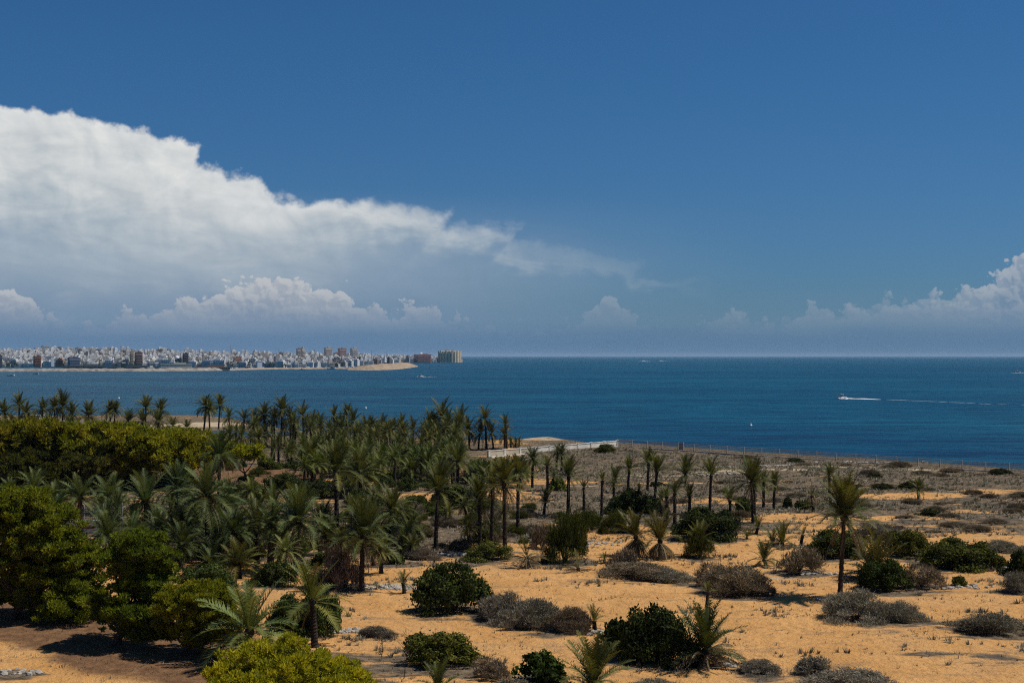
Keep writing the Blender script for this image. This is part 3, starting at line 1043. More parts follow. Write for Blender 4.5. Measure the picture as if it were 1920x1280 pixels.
# ------------------------------------------------------------------ speedboat, wakes, buoys
def motorboat(label, p, L, heading, detail=True):
    e = ob('motorboat', None, loc=p, rot=(0, R(-4), heading), scale=L / 6.0)
    m = MB(); hull_into(m, 6, 2.3, .85)
    ob('hull', m.mesh('motorboat_hull', M['hull']), e)
    m = MB(); m.box((.3, 0, .75), (1.7, 1.3, .75), taper=.75)
    ob('console', m.mesh('motorboat_console', M['dark']), e)
    m = MB(); m.box((.75, 0, 1.5), (.08, 1.2, .5), taper=.85)
    ob('windscreen', m.mesh('motorboat_windscreen', M['dark']), e)
    m = MB()
    for sx in (-.9, .7):
        for sy in (-.9, .9):
            m.tube([(sx, sy, .8), (sx, sy * .9, 2.05)], .04, 4)
    ob('canopy_frame', m.mesh('motorboat_canopy_frame', M['metal']), e)
    m = MB(); m.box((-.1, 0, 2.05), (2.1, 2.0, .12), taper=.9)
    ob('canopy', m.mesh('motorboat_canopy', M['metal']), e)
    m = MB(); m.box((-3.15, 0, .2), (.45, .5, 1.1), taper=.8); m.box((-3.15, 0, -.3), (.2, .2, .6))
    ob('outboard_motor', m.mesh('motorboat_outboard', M['dark']), e)
    return tag(e, label, 'motorboat')


def wake(label, pts, wid, mat, seed, gap=.0, hgt=.05, lumps=True):
    """a trail of foam patches on the water: pts sea-level points, wid widths at them"""
    r = np.random.default_rng(seed)
    pts = np.asarray(pts, float)
    seg = np.r_[0, np.cumsum(np.linalg.norm(np.diff(pts, axis=0), axis=1))]
    m = MB()
    s = 0.0
    while s < seg[-1]:
        w = np.interp(s, seg, wid)
        L = w * r.uniform(1.2, 3.5)
        if r.random() > gap:
            x, y = np.interp(s, seg, pts[:, 0]), np.interp(s, seg, pts[:, 1])
            k = 9
            a = np.arange(k) / k * 2 * math.pi
            j = r.uniform(.6, 1.1, k)
            d = np.array((np.interp(s + 1, seg, pts[:, 0]) - x, np.interp(s + 1, seg, pts[:, 1]) - y))
            d = d / (np.linalg.norm(d) + 1e-6) if np.linalg.norm(d) > 1e-3 else np.array((1.0, 0))
            nn = np.array((-d[1], d[0]))
            off = r.normal(0, w * .18)
            P = np.stack([x + np.cos(a) * L * j * d[0] + (np.sin(a) * w * .5 * j + off) * nn[0], y + np.cos(a) * L * j * d[1] + (np.sin(a) * w * .5 * j + off) * nn[1], np.full(k, SEA + .03 + r.random() * .02)], 1)
            P = np.concatenate([P, [(x + off * nn[0], y + off * nn[1], SEA + .05 + hgt * r.uniform(.5, 1.2))]])
            m.add(P, [(q, (q + 1) % k, k) for q in range(k)])
        s += L * r.uniform(.6, 1.0)
    return tag(ob('boat_wake', m.mesh('boat_wake', mat)), label, 'wake', kind='stuff')


p = at_z(1578, 747, SEA)
motorboat('white motorboat with a canopy speeding across the open bay', p + np.array((0, 0, .35)), 5.6, R(178))
wake('bright white churned wake close behind the speeding motorboat', [sp_(1584, 747), sp_(1600, 747.4), sp_(1615, 747.6), sp_(1640, 748.4)], [2.0, 5, 7, 1.6], M['foam'], 1, .05, .5)
wake('splash of white spray beside the speeding motorboat', [sp_(1573.5, 746.5), sp_(1577, 747.6), sp_(1585, 748)], [1.6, 2.2, 1.6], M['foam'], 2, 0, .9)
wake('long thin trail of foam behind the speeding motorboat', [sp_(1638, 748.3), sp_(1700, 750.5), sp_(1780, 754), sp_(1860, 757.5), sp_(1990, 761)], [2.2, 1.8, 1.5, 1.3, 1.0], M['foamthin'], 3, .25)
p = at_z(1908, 698.5, SEA)
motorboat('small white motorboat far out near the edge of the view', p, 8.5, R(10))
wake('short wake behind the far motorboat near the edge of view', [sp_(1911, 699), sp_(1950, 699.8)], [8, 4], M['foam'], 5, .1)
motorboat('tiny white boat near the breakwater leaving a short wake', at_z(788, 706, SEA), 7, R(170))
wake('short white wake of the tiny boat near the breakwater', [sp_(789, 706), sp_(797, 706.3), sp_(815, 706.8)], [7, 5, 2], M['foam'], 6, .1)
motorboat('white boat on the horizon, first of two side by side', at_z(1207, 677.3, SEA), 14, R(180))
wake('bright streak of wake behind the first horizon boat', [sp_(1208, 677.3), sp_(1220, 677.5)], [40, 20], M['foam'], 7)
motorboat('white boat on the horizon, second of two side by side', at_z(1240, 677.0, SEA), 12, R(180))
wake('bright streak of wake behind the second horizon boat', [sp_(1241, 677), sp_(1246, 677.1)], [36, 20], M['foam'], 8)
motorboat('small white boat just off the far quay', at_z(21, 704.8, SEA), 8, R(20))
motorboat('white boat lying close under the far quay', at_z(68, 701.6, SEA), 7, R(0))
motorboat('white motor yacht moored at the end of the far quay', at_z(463, 692.6, SEA), 17, R(170))
motorboat('white motor launch under way off the far shore', at_z(622, 691.8, SEA), 15, R(10))
motorboat('little white launch lying off the far shore', at_z(566, 693, SEA), 8, R(190))
m = MB()
m.lathe([(.1, -.5), (.55, -.3), (.7, 0), (.6, .35), (.3, .6), (.16, .75), (.14, 1.15), (.22, 1.2), (.2, 1.35), (.02, 1.4)], 12)
bu = m.mesh('buoy', M['hull'])
for (px, py, s, lab) in [(223, 746.5, .75, 'white buoy floating beyond the palms on the pine side'), (686, 765, .7, 'white buoy floating just above the palm grove tops'), (1408, 797.5, .65, 'white buoy floating off the sea fence')]:
    tag(ob('mooring_buoy', bu, loc=at_z(px, py, SEA), scale=s), lab, 'buoy', 'white buoys in the bay')

# ------------------------------------------------------------------ palms
def frond_geom(th0, droop, nleaf, r, width=0.22, dead=False, wl=0.030, sweep=0.8):
    """a feather frond of unit length along +X from the origin: rachis strip and leaflets"""
    n = 9
    s = np.linspace(0, 1, n)
    ang = th0 - droop * s ** 1.4
    ds = 1.0 / (n - 1)
    px = np.r_[0, np.cumsum(np.cos((ang[1:] + ang[:-1]) / 2) * ds)]
    pz = np.r_[0, np.cumsum(np.sin((ang[1:] + ang[:-1]) / 2) * ds)]
    side = r.normal(0, .05)
    py = side * s ** 2
    V, T = [], []
    rw = 0.012 * (1 - .75 * s) + .003
    for i in range(n):
        V += [(px[i], py[i] - rw[i], pz[i]), (px[i], py[i] + rw[i], pz[i])]
    for i in range(n - 1):
        a = 2 * i
        T += [(a, a + 2, a + 3), (a, a + 3, a + 1)]
    nv = len(V)
    for k in range(nleaf):
        q = .13 + .87 * (k + r.uniform(-.3, .3)) / (nleaf - 1)
        q = min(max(q, .1), 1.0)
        X, Y, Z = np.interp(q, s, px), np.interp(q, s, py), np.interp(q, s, pz)
        an = np.interp(q, s, ang)
        fw = np.array((math.cos(an), 0, math.sin(an)))
        up = np.array((-math.sin(an), 0, math.cos(an)))
        ll = width * (math.sin(math.pi * (.16 + .80 * q)) ** .7) * r.uniform(.85, 1.15)
        for sd in (-1, 1):
            vee = r.uniform(.15, .55) if not dead else r.uniform(-.6, .1)
            lat = np.array((0, sd * 1.0, 0))
            dr = fw * sweep * r.uniform(.8, 1.25) + lat * (1.0 if not dead else .6) + up * vee
            dr /= np.linalg.norm(dr)
            tip = np.array((X, Y, Z)) + dr * ll + np.array((0, 0, -.12 * ll * (1 if not dead else 2)))
            h = fw * wl * .5
            b = np.array((X, Y, Z))
            V += [b - h, b + h, tip]
            T += [(nv, nv + 1, nv + 2)]
            nv += 3
    return np.array(V), np.array(T)


def rotz(V, a):
    c_, s_ = math.cos(a), math.sin(a)
    return np.stack([V[:, 0] * c_ - V[:, 1] * s_, V[:, 0] * s_ + V[:, 1] * c_, V[:, 2]], 1)


ELEV = [82, 66, 50, 34, 16, -4, -24]
fr_rng = np.random.default_rng(11)
FRONDS = []          # per elevation class: three shapes, each a shared mesh
FGEO = []
for e_ in ELEV:
    vs, gs = [], []
    for k in range(3):
        V, T = frond_geom(R(e_ + fr_rng.uniform(-5, 5)), R(fr_rng.uniform(26, 44) + {82: -10, 66: -4, 50: 8, 34: 20, 16: 26, -4: 26, -24: 22}[e_]), 32, fr_rng)
        ti = np.clip(fr_rng.normal(.12 + (.18 if e_ < 0 else 0), .08), 0, 1)
        vs.append(tri_mesh('frond', V, T, M['frond'], np.full(len(T), ti)))
        gs.append((V, T))
    FRONDS.append(vs)
    FGEO.append(gs)
DEADF, DGEO = [], []
for k in range(5):
    V, T = frond_geom(R(-20 - 7 * k), R(62 - 6 * k), 22, fr_rng, .15, True, .032, 1.6)
    DEADF.append(tri_mesh('dead_frond', V, T, M['frond'], np.full(len(T), .8 + .04 * k)))
    DGEO.append((V, T))


SPREADF = []
for k in range(5):
    V, T = frond_geom(R(34 - 11 * k), R(58 - 6 * k), 22, fr_rng, .17, True, .034, 1.5)
    SPREADF.append(tri_mesh('dead_frond', V, T, M['frond'], np.full(len(T), .82 + .04 * k)))


def crown_list(n, lo, hi, r, top_dense=1.0):
    """(azimuth, elevation class) for n fronds between elevations hi and lo"""
    out = []
    for i in range(n):
        t = ((i + .5) / n) ** top_dense
        e_ = hi + (lo - hi) * t + r.uniform(-7, 7)
        k = int(np.argmin([abs(e_ - v) for v in ELEV]))
        out.append((i * 2.39996 + r.uniform(-.35, .35), k, r.uniform(.82, 1.1)))
    return out


def crown_mesh(kind, r, dead=0, n=44, lo=-22, hi=84, tint=.15):
    m = MB()
    for (a, k, s) in crown_list(n, lo, hi, r, 1.4 if kind == 'up' else 1.0):
        V, T = FGEO[k][r.integers(3)]
        m.add(rotz(V * s, a), T, np.clip(r.normal(tint, .07) + (.1 if k > 4 else 0), 0, 1))
    for i in range(dead):
        V, T = DGEO[r.integers(5)]
        m.add(rotz(V * r.uniform(.6, .95), r.uniform(0, 6.28)) + (0, 0, r.uniform(-.12, 0)), T, np.clip(r.normal(.9, .08), .7, 1))
    return m.mesh('crown_' + kind, M['frond'])


CROWNS = {
    'full': [crown_mesh('full', fr_rng, 5) for _ in range(5)],
    'grove': [crown_mesh('grove', fr_rng, int(fr_rng.integers(10, 34)), int(fr_rng.integers(22, 42)), -20, 84, fr_rng.uniform(.15, .34)) for _ in range(9)],
    'up': [crown_mesh('up', fr_rng, 4, 26, 12, 86, .3) for _ in range(4)],
}


def trunk_mesh(seed, bend):
    r = np.random.default_rng(seed)
    n, k = 30, 9
    V = []
    for i in range(n):
        z = i / (n - 1)
        rad = (1.12 - .25 * z + (.45 * math.exp(-z * 22)) + (.35 * smooth((z - .90) / .08)))
        rad *= 1 + (.10 if i % 2 else -.04)
        for j in range(k):
            a = (j + .5 * (i % 2)) / k * 2 * math.pi
            q = rad * r.uniform(.88, 1.12)
            V.append((q * math.cos(a) + bend * z * z, q * math.sin(a), z))
    T = []
    for i in range(n - 1):
        for j in range(k):
            a, b = i * k + j, i * k + (j + 1) % k
            T += [(a, b, b + k), (a, b + k, a + k)]
    q = (n - 1) * k
    T += [(q, q + j, q + j + 1) for j in range(1, k - 1)]
    return tri_mesh('palm_trunk', np.array(V), np.array(T), M['trunk'])


TRUNKS = [trunk_mesh(k, b) for k, b in enumerate((0, .5, -.6, 1.1))]
m = MB()
for k in range(70):
    a, q = fr_rng.uniform(0, 6.28), fr_rng.uniform(.02, .16)
    b0 = np.array((math.cos(a) * .05, math.sin(a) * .05, .02))
    b1 = np.array((math.cos(a) * (.08 + q), math.sin(a) * (.08 + q), fr_rng.uniform(-.30, .04)))
    w_ = np.array((-math.sin(a), math.cos(a), 0)) * .018
    m.add([b0, (b0 + b1) / 2 + w_ + (0, 0, .05), b1, (b0 + b1) / 2 - w_ + (0, 0, .05)], [(0, 1, 2), (0, 2, 3)], fr_rng.random())
DATES = m.mesh('date_bunch', M['date'])
m = MB()
m.lathe([(.05, -.08), (.085, -.03), (.09, .0), (.07, .05), (.02, .09)], 9)
HEART = m.mesh('crown_shaft', M['trunk'])

PALM_R = np.random.default_rng(21)


def palm(px, pb, pt, wpx, style='full', label=None, group=None, detail=False, n=34, lo=-22, hi=84, dead=6, color=(1, 1, 1), dates=False, lean=0.0, tr=None, trunks=1, base=None, name='palm_tree'):
    """one palm: px, pb = foot in the photograph, pt = top of its crown, wpx = crown width in photograph pixels"""
    b = gpt(px, pb) if base is None else np.asarray(base, float)
    Y = b[1]
    ztop = at(px, pt, Y)[2]
    Lf = wpx / F * Y * (.88 if style == 'up' else .76)                 # frond length
    h = max(.15, ztop - b[2] - Lf * (.86 if style != 'up' else .94))
    e = ob(name, None, loc=b, rot=(0, 0, PALM_R.uniform(0, 6.28)))
    rad = (tr * .85 if tr else float(np.interp(h, [0, 2, 5, 9], [.15, .19, .20, .205]))) * PALM_R.uniform(.9, 1.1)
    lk = .02 if detail else .05
    e.rotation_euler = (PALM_R.normal(0, lk), PALM_R.normal(0, lk), e.rotation_euler[2])
    tops = []
    for k in range(trunks):
        off = (0, 0) if trunks == 1 else (.55 * (k - (trunks - 1) / 2), .3 * (k % 2))
        hh = h * (1 - .06 * k)
        ti = PALM_R.integers(4)
        ob('trunk', TRUNKS[ti], e, loc=(off[0], off[1], -.1), scale=(rad, rad, hh + .15))
        tops.append((off[0] + rad * (0, .5, -.6, 1.1)[ti], off[1], hh))
    for (tx, ty, hh) in tops:
        s = Lf * (.9 if trunks > 1 else 1)
        if detail:
            nn = int(n * 1.25) if trunks == 1 else int(n * .85)
            for (a, k, q) in crown_list(nn, lo, hi, PALM_R, 1.45 if style == 'up' else 1.0):
                ob('frond', FRONDS[k][PALM_R.integers(3)], e, loc=(tx, ty, hh), rot=(PALM_R.uniform(-.12, .12), 0, a), scale=s * q, color=color)
            for i in range(int(dead * 1.5)):
                ob('dead_frond', (SPREADF if h < Lf * .5 and PALM_R.random() < .8 else DEADF)[PALM_R.integers(5)], e, loc=(tx, ty, hh - PALM_R.uniform(0, .12) * s), rot=(0, 0, PALM_R.uniform(0, 6.28)), scale=s * PALM_R.uniform(.6, .95), color=(1, 1, 1))
            ob('crown_shaft', HEART, e, loc=(tx, ty, hh), scale=s)
        else:
            ms = CROWNS[style]
            ob('crown', ms[PALM_R.integers(len(ms))], e, loc=(tx, ty, hh), rot=(PALM_R.uniform(-.1, .1), PALM_R.uniform(-.1, .1), PALM_R.uniform(0, 6.28)), scale=(s, s, s * PALM_R.uniform(.92, 1.1)), color=color)
        if dates:
            ob('date_bunch', DATES, e, loc=(tx, ty, hh), scale=s)
    return tag(e, label, 'palm tree', group)


GREYGREEN = (1.30, 1.40, 1.28)
OLIVE = (1.22, 1.12, .86)
YELL = (1.35, 1.15, .75)
BROWN = (1.25, 1.0, .8)
GROVEC = (.86, .83, .66)
G_R = 'palms standing on the open field'
G_M = 'tall slender palms in front of the grove'
G_L = 'grey-green palms of the thicket on the pine side'
G_F = 'palms of the dense grove before the sea'
G_S = 'palms along the shore behind the pines'
D_ = dict(detail=True)
# the open field
palm(1575, 1120, 886, 100, 'up', 'big lone palm with thick yellow-green crown and a shadow star on sand', G_R, True, 40, 4, 88, 10, OLIVE, tr=.21)
palm(1415, 980, 851, 64, 'up', 'twin-trunked palm with a broad crown standing mid-field', G_R, True, 30, -10, 84, 5, OLIVE, trunks=2)
palm(1227, 963, 849, 44, 'up', 'tall thin palm with a narrow upright crown, front one of a close pair', G_R, True, 22, 14, 86, 3, OLIVE, tr=.2)
palm(1214, 922, 839, 38, 'up', 'palm leaning fronds out behind the tall thin upright-crowned palm', G_R, True, 20, 10, 86, 3, OLIVE)
palm(1331, 965, 854, 46, 'up', 'palm with a sparse V-shaped crown on a thin straight trunk', G_R, True, 15, 22, 84, 5, YELL, tr=.2)
palm(1285, 912, 853, 46, 'up', 'palm with a wide half-round crown before the pale bare strip', G_R, True, 22, 2, 86, 2, OLIVE)
palm(1177, 923, 852, 34, 'up', 'palm with a small neat crown behind the dark round bush', G_R, True, 20, 0, 86, 2, OLIVE)
palm(1370, 970, 909, 36, 'up', 'short slim palm with a thin drooping crown beside the dark bush', G_R, True, 18, 0, 80, 4, OLIVE)
palm(1432, 951, 878, 32, 'up', 'smaller palm half hidden behind the twin-trunked palm', G_R, True, 18, -8, 84, 3, OLIVE)
palm(1451, 955, 880, 34, 'up', 'palm with a dark shaggy crown just beyond the twin-trunked palm', G_R, True, 20, -8, 84, 5, OLIVE)
palm(1555, 925, 868, 36, 'full', 'palm peeping out behind the crown of the big lone palm', G_R, True, 22, -14, 84, 5, OLIVE)
palm(1722, 935, 893, 30, 'up', 'short stubby palm standing alone in the grey scrub', G_R, True, 20, -10, 84, 5, OLIVE)
palm(1525, 960, 908, 26, 'up', 'dying palm with all its fronds hanging down in the field', G_R, True, 4, 30, 80, 26, BROWN)
palm(1293, 965, 905, 32, 'up', 'medium palm at the end of the clump of four trunks', G_R, True, 20, 0, 86, 3, OLIVE)
palm(1265, 984, 899, 32, 'up', 'front palm of the clump of four trunks, shaggy with dead fronds', G_R, True, 16, 6, 86, 12, OLIVE)
palm(1251, 977, 906, 30, 'up', 'second palm in the clump of four trunks', G_R, True, 15, 6, 86, 9, OLIVE)
palm(1240, 968, 912, 28, 'up', 'smallest palm in the clump of four trunks', G_R, True, 15, 6, 86, 9, OLIVE)
palm(1128, 976, 880, 26, 'up', 'thin-crowned palm on a pale straight trunk beside the tamarisk', G_R, True, 11, 20, 86, 5, YELL, tr=.2)
palm(1094, 977, 898, 20, 'up', 'dying palm with a bunch of stiff upright fronds', G_R, True, 8, 55, 86, 8, BROWN, tr=.19)
palm(1155, 905, 872, 32, 'up', 'low palm with a small round crown behind the thin-crowned palm', G_R, True, 18, -4, 84, 3, OLIVE)
palm(1152, 940, 895, 20, 'grove', 'little ragged palm below the low round-crowned palm', G_R)
palm(1198, 925, 905, 14, 'up', 'very small young palm beside the dark round bush', G_R)
palm(1065, 966, 852, 50, 'up', 'broad-crowned palm standing behind the tamarisk', G_R, True, 26, 0, 86, 4, OLIVE)
palm(1027, 920, 851, 36, 'full', 'palm with a drooping crown below the white wall', G_R, True, 24, -14, 84, 4, OLIVE)
palm(998, 914, 835, 40, 'full', 'dense dark-crowned palm cutting across the white wall', G_R, True, 28, -20, 84, 4)
palm(1043, 880, 830, 26, 'full', 'palm with its crown against the white wall, nearer the dense dark one', G_R)
palm(1053, 884, 831, 28, 'full', 'palm with its crown against the white wall, farther from the dense dark one', G_R)
palm(1035, 918, 880, 26, 'grove', 'short shaggy palm under the drooping-crowned palm', G_R)
palm(1020, 965, 915, 34, 'up', 'low ragged palm with pale trunk in the brush', G_R, color=YELL)
palm(1240, 870, 862, 9, 'up', 'tiny palm sprout far out near the sea fence', G_R)
# the slender row before the grove
palm(971, 1002, 848, 48, 'up', 'slender palm at the open-field end of the row of tall trunks', G_M, True, 22, 4, 86, 8, OLIVE, tr=.23)
palm(947, 1038, 853, 64, 'up', 'tall palm with a yellowing crown in the row of tall trunks', G_M, True, 28, -4, 86, 10, YELL, tr=.23)
palm(922, 1028, 868, 52, 'up', 'tall palm whose orange-yellow fronds droop in the row of tall trunks', G_M, True, 20, -14, 84, 14, YELL, tr=.23)
palm(900, 1022, 888, 64, 'up', 'palm with a lower green crown in the row of tall trunks', G_M, True, 26, -6, 86, 6, OLIVE, tr=.23)
palm(817, 1030, 866, 66, 'up', 'tall palm standing apart, crown wide and ragged, left of the tall row', G_M, True, 30, -10, 86, 6, OLIVE, tr=.24)
palm(858, 945, 834, 52, 'full', 'tall dark-trunked palm with a round crown above the grove floor', G_M, True, 32, -16, 86, 4, OLIVE, tr=.28)
palm(632, 1008, 827, 70, 'up', 'tallest palm in the middle, long bare trunk and drooping crown', G_M, True, 30, -14, 86, 6, OLIVE, tr=.27)
palm(676, 930, 842, 72, 'full', 'palm with a wide bright green crown beside the tallest middle palm', G_M, True, 34, -16, 86, 4, OLIVE, tr=.30)
palm(585, 902, 814, 62, 'up', 'tall palm with a thin spreading crown at the grove edge', G_M, True, 24, -10, 86, 5, OLIVE, tr=.30)
palm(603, 905, 850, 36, 'grove', 'yellowish medium palm beside the thin spreading crowned palm', G_M, color=YELL)
palm(678, 1106, 932, 92, 'up', 'big palm with stiff dark fronds at the edge of the sand', G_M, True, 34, -14, 88, 6, (.95, 1, .9), tr=.28)
palm(732, 1022, 913, 66, 'full', 'bushy green palm beyond the big stiff-fronded palm', G_M, True, 32, -16, 86, 6, OLIVE)
palm(620, 1062, 962, 56, 'up', 'medium palm with a bare double trunk foot on the sand edge', G_M, True, 24, 0, 88, 6, trunks=2)
palm(556, 1068, 912, 100, 'full', 'large grey-green palm with a thick leaning trunk', G_M, True, 40, -20, 86, 8, GREYGREEN, tr=.34)
# in front
palm(590, 1212, 1046, 100, 'up', 'near palm with few long fronds behind the bright yellow-green tree', 'near palms at the bottom', True, 17, -14, 84, 1, (1.7, 1.6, 1.1), tr=.28)
palm(464, 1245, 1084, 150, 'full', 'near palm with long silvery arching fronds above the bright yellow-green tree', 'near palms at the bottom', True, 26, -18, 80, 2, (1.9, 2.0, 1.75), tr=.3)
palm(448, 1083, 1006, 78, 'full', 'low yellowish palm on two stout trunks beside the silvery one', 'near palms at the bottom', True, 26, -10, 84, 2, YELL, trunks=2, tr=.28)
# the thicket on the pine side
for (px, pb, pt, w, lab, dt, cl) in [
        (151, 1010, 890, 66, 'palm with brown hanging fronds and orange dates in the thicket', True, GREYGREEN), (100, 968, 900, 66, 'palm leaning over the white wall beside the near pine', True, GREYGREEN),
        (200, 978, 890, 66, 'silvery palm next to the date-laden hanging palm', False, GREYGREEN), (207, 1032, 958, 74, 'low broad palm in front of the silvery palm', False, GREYGREEN),
        (275, 1005, 886, 86, 'large palm with an orange date-laden heart in the thicket', True, GREYGREEN), (330, 985, 866, 72, 'palm with spiky fronds against the pine canopy', False, (.85, 1.0, .95)),
        (338, 1052, 942, 88, 'bushy palm on three dark stems in the thicket', False, GREYGREEN), (389, 1050, 868, 98, 'large palm with a yellow heart and sagging fronds in the thicket', True, GREYGREEN),
        (62, 955, 878, 58, 'palm crown showing over the near pine top', False, GREYGREEN), (20, 962, 893, 50, 'palm crown at the edge of view over the near pine', False, GREYGREEN),
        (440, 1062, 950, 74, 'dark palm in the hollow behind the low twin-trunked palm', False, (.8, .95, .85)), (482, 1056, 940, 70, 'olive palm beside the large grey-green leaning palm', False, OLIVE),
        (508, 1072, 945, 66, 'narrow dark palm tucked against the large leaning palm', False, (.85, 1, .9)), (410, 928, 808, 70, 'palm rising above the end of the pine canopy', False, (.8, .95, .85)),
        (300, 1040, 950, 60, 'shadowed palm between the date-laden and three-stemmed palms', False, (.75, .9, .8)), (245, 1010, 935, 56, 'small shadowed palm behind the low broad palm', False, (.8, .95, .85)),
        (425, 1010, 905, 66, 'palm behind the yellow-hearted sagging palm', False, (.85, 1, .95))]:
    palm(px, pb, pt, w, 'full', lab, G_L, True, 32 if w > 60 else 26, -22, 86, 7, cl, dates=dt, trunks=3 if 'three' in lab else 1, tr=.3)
for (px, pb, pt, w) in [(655, 1010, 925, 46), (700, 985, 925, 44), (765, 985, 935, 40), (560, 985, 905, 44), (520, 1010, 930, 46), (470, 960, 895, 40), (640, 1085, 985, 52), (535, 1090, 1000, 50), (715, 1075, 1005, 44),
                        (760, 1000, 960, 36), (785, 1010, 960, 34), (505, 1060, 985, 44), (600, 1040, 965, 44), (840, 985, 940, 30), (875, 975, 925, 34), (945, 985, 940, 30), (770, 1045, 1000, 34), (700, 1060, 1000, 40), (880, 1030, 965, 36)]:
    palm(px, pb, pt, w, 'grove', 'low shaggy palm filling the thicket below the tall trunks', 'shaggy palms in the undergrowth', color=OLIVE if px > 600 else GREYGREEN)
tk = random.Random(12)
fill = []
while len(fill) < 36:
    px, pb = tk.uniform(90, 770), tk.uniform(950, 1085)
    if px > 560 and pb > 1050 or px < 330 and pb > 1030:
        continue
    p = gpt(px, pb)
    if any((p[0] - q[0]) ** 2 + (p[1] - q[1]) ** 2 < 4 for q in fill):
        continue
    fill.append(p)
    hh = tk.uniform(2.2, 5.2)
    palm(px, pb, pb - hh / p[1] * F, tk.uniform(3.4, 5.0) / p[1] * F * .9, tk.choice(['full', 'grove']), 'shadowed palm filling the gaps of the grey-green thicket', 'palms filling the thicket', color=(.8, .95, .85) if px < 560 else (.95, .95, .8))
ORD = 'first second third fourth fifth sixth seventh eighth ninth tenth eleventh twelfth thirteenth fourteenth fifteenth sixteenth seventeenth eighteenth nineteenth twentieth'.split()
ORD += ['twenty-' + o for o in ORD[:9]] + ['thirtieth'] + ['thirty-' + o for o in ORD[:9]] + ['fortieth']
# palms along the shore behind the pines
shore_row = sorted([(12, 748, 40, 812), (35, 737, 36, 808), (50, 751, 34, 812), (78, 744, 36, 808), (103, 741, 36, 806), (117, 733, 44, 808), (137, 753, 34, 808), (166, 750, 46, 806), (206, 749, 32, 803), (214, 749, 30, 803), (240, 766, 36, 806), (272, 740, 38, 806),
                        (268, 768, 34, 810), (300, 748, 34, 806), (297, 768, 34, 808), (325, 778, 30, 808), (350, 784, 26, 808), (-30, 745, 40, 806), (-60, 750, 40, 806), (60, 775, 34, 812), (90, 778, 36, 812), (130, 780, 34, 812), (20, 780, 34, 814), (-10, 772, 34, 812)])
k = 0
for (px, pt, w, pb) in shore_row:
    k += px > 0
    palm(px, pb, pt, w, 'full', 'palm at the edge of view in the shore row' if px <= 0 else f'{ORD[k - 1]} palm from the left in the shore row above the pine canopy', G_S, color=OLIVE)
palm(381, 826, 737, 38, 'full', 'tall bare-trunked palm standing with one mate before the water', 'pair of tall palms before the water', color=OLIVE)
palm(409, 822, 739, 34, 'full', 'slightly smaller mate of the tall bare-trunked palm before the water', 'pair of tall palms before the water', color=OLIVE)
palm(394, 828, 750, 28, 'full', 'palm squeezed between the two tall palms before the water', 'pair of tall palms before the water', color=OLIVE)
# skyline of the dense grove
GROVE = [(432, 762, 26, 828), (455, 762, 32, 832), (475, 765, 30, 832), (500, 750, 34, 836), (527, 740, 36, 838), (545, 758, 32, 836), (570, 753, 32, 838), (600, 774, 30, 836), (625, 760, 26, 834), (650, 755, 24, 838), (664, 763, 34, 840), (697, 775, 30, 838), (716, 776, 30, 838),
         (752, 773, 32, 840), (775, 783, 30, 838), (800, 769, 36, 842), (818, 770, 34, 842), (832, 749, 42, 842), (858, 760, 40, 842), (880, 783, 32, 842), (897, 787, 32, 842), (912, 761, 32, 842), (925, 790, 26, 842), (950, 776, 24, 840), (946, 795, 26, 842), (958, 817, 14, 838), (966, 818, 14, 838), (973, 818, 14, 839),
         (840, 765, 36, 846), (865, 775, 36, 846), (685, 780, 30, 840), (735, 782, 30, 840), (640, 775, 28, 838), (585, 770, 30, 838), (515, 762, 30, 836), (485, 770, 32, 834)]
for k, (px, pt, w, pb) in enumerate(sorted(GROVE)):
    palm(px, pb, pt, w * 1.22, 'grove', f'{ORD[k]} palm from the left along the skyline of the dense grove', G_F, color=GROVEC)
gr = random.Random(5)
SPEC = []
done = []
tries = 0
while len(done) < 215 and tries < 9000:
    tries += 1
    px = gr.uniform(425, 985)
    pb = gr.uniform(834, 912) if px < 900 else gr.uniform(860, 912)
    if 430 < px < 480 and pb > 850:
        continue
    if px < 560 and 870 < pb:
        continue
    p = gpt(px, pb)
    if any((p[0] - q[0]) ** 2 + (p[1] - q[1]) ** 2 < 2.1 ** 2 for q in done):
        continue
    done.append(p)
    far = pb < 862
    hgt = gr.uniform(4.5, 8.2) if far else gr.uniform(3.6, 6.2)
    pt = pb - hgt / p[1] * F
    if px > 880:
        pb = max(pb, 893.0)
        p = gpt(px, pb)
        pt = max(pb - hgt / p[1] * F, 862.0)
    pt = max(pt, np.interp(px, [430, 560, 640, 760, 850, 920, 985], [772, 775, 783, 790, 780, 800, 838]))
    SPEC.append((px, pb, pt, gr.uniform(4.6, 6.6) / p[1] * F * .54, far, gr.random()))
SPEC.sort(key=lambda q: -q[1])
for (px, pb, pt, w, far, q) in SPEC[:112]:
    palm(px, pb, pt, w, 'grove' if far or q < .4 else 'full', 'slim palm crowded inside the dense grove' if far else 'greener low palm along the front edge of the dense grove',
         G_F if far else 'greener palms along the grove edge', color=GROVEC if far else (.98, 1.08, .72))
# the smallest palms at the back of the grove, past what one could tell apart
pk = MB()


def mesh_data(me):
    v = np.zeros(len(me.vertices) * 3, np.float32)
    me.vertices.foreach_get('co', v)
    t = np.zeros(len(me.loops), np.int32)
    me.loops.foreach_get('vertex_index', t)
    c = np.zeros(len(me.polygons), np.float32)
    if 'tint' in me.attributes:
        me.attributes['tint'].data.foreach_get('value', c)
    return v.reshape(-1, 3).astype(float), t.reshape(-1, 3), c


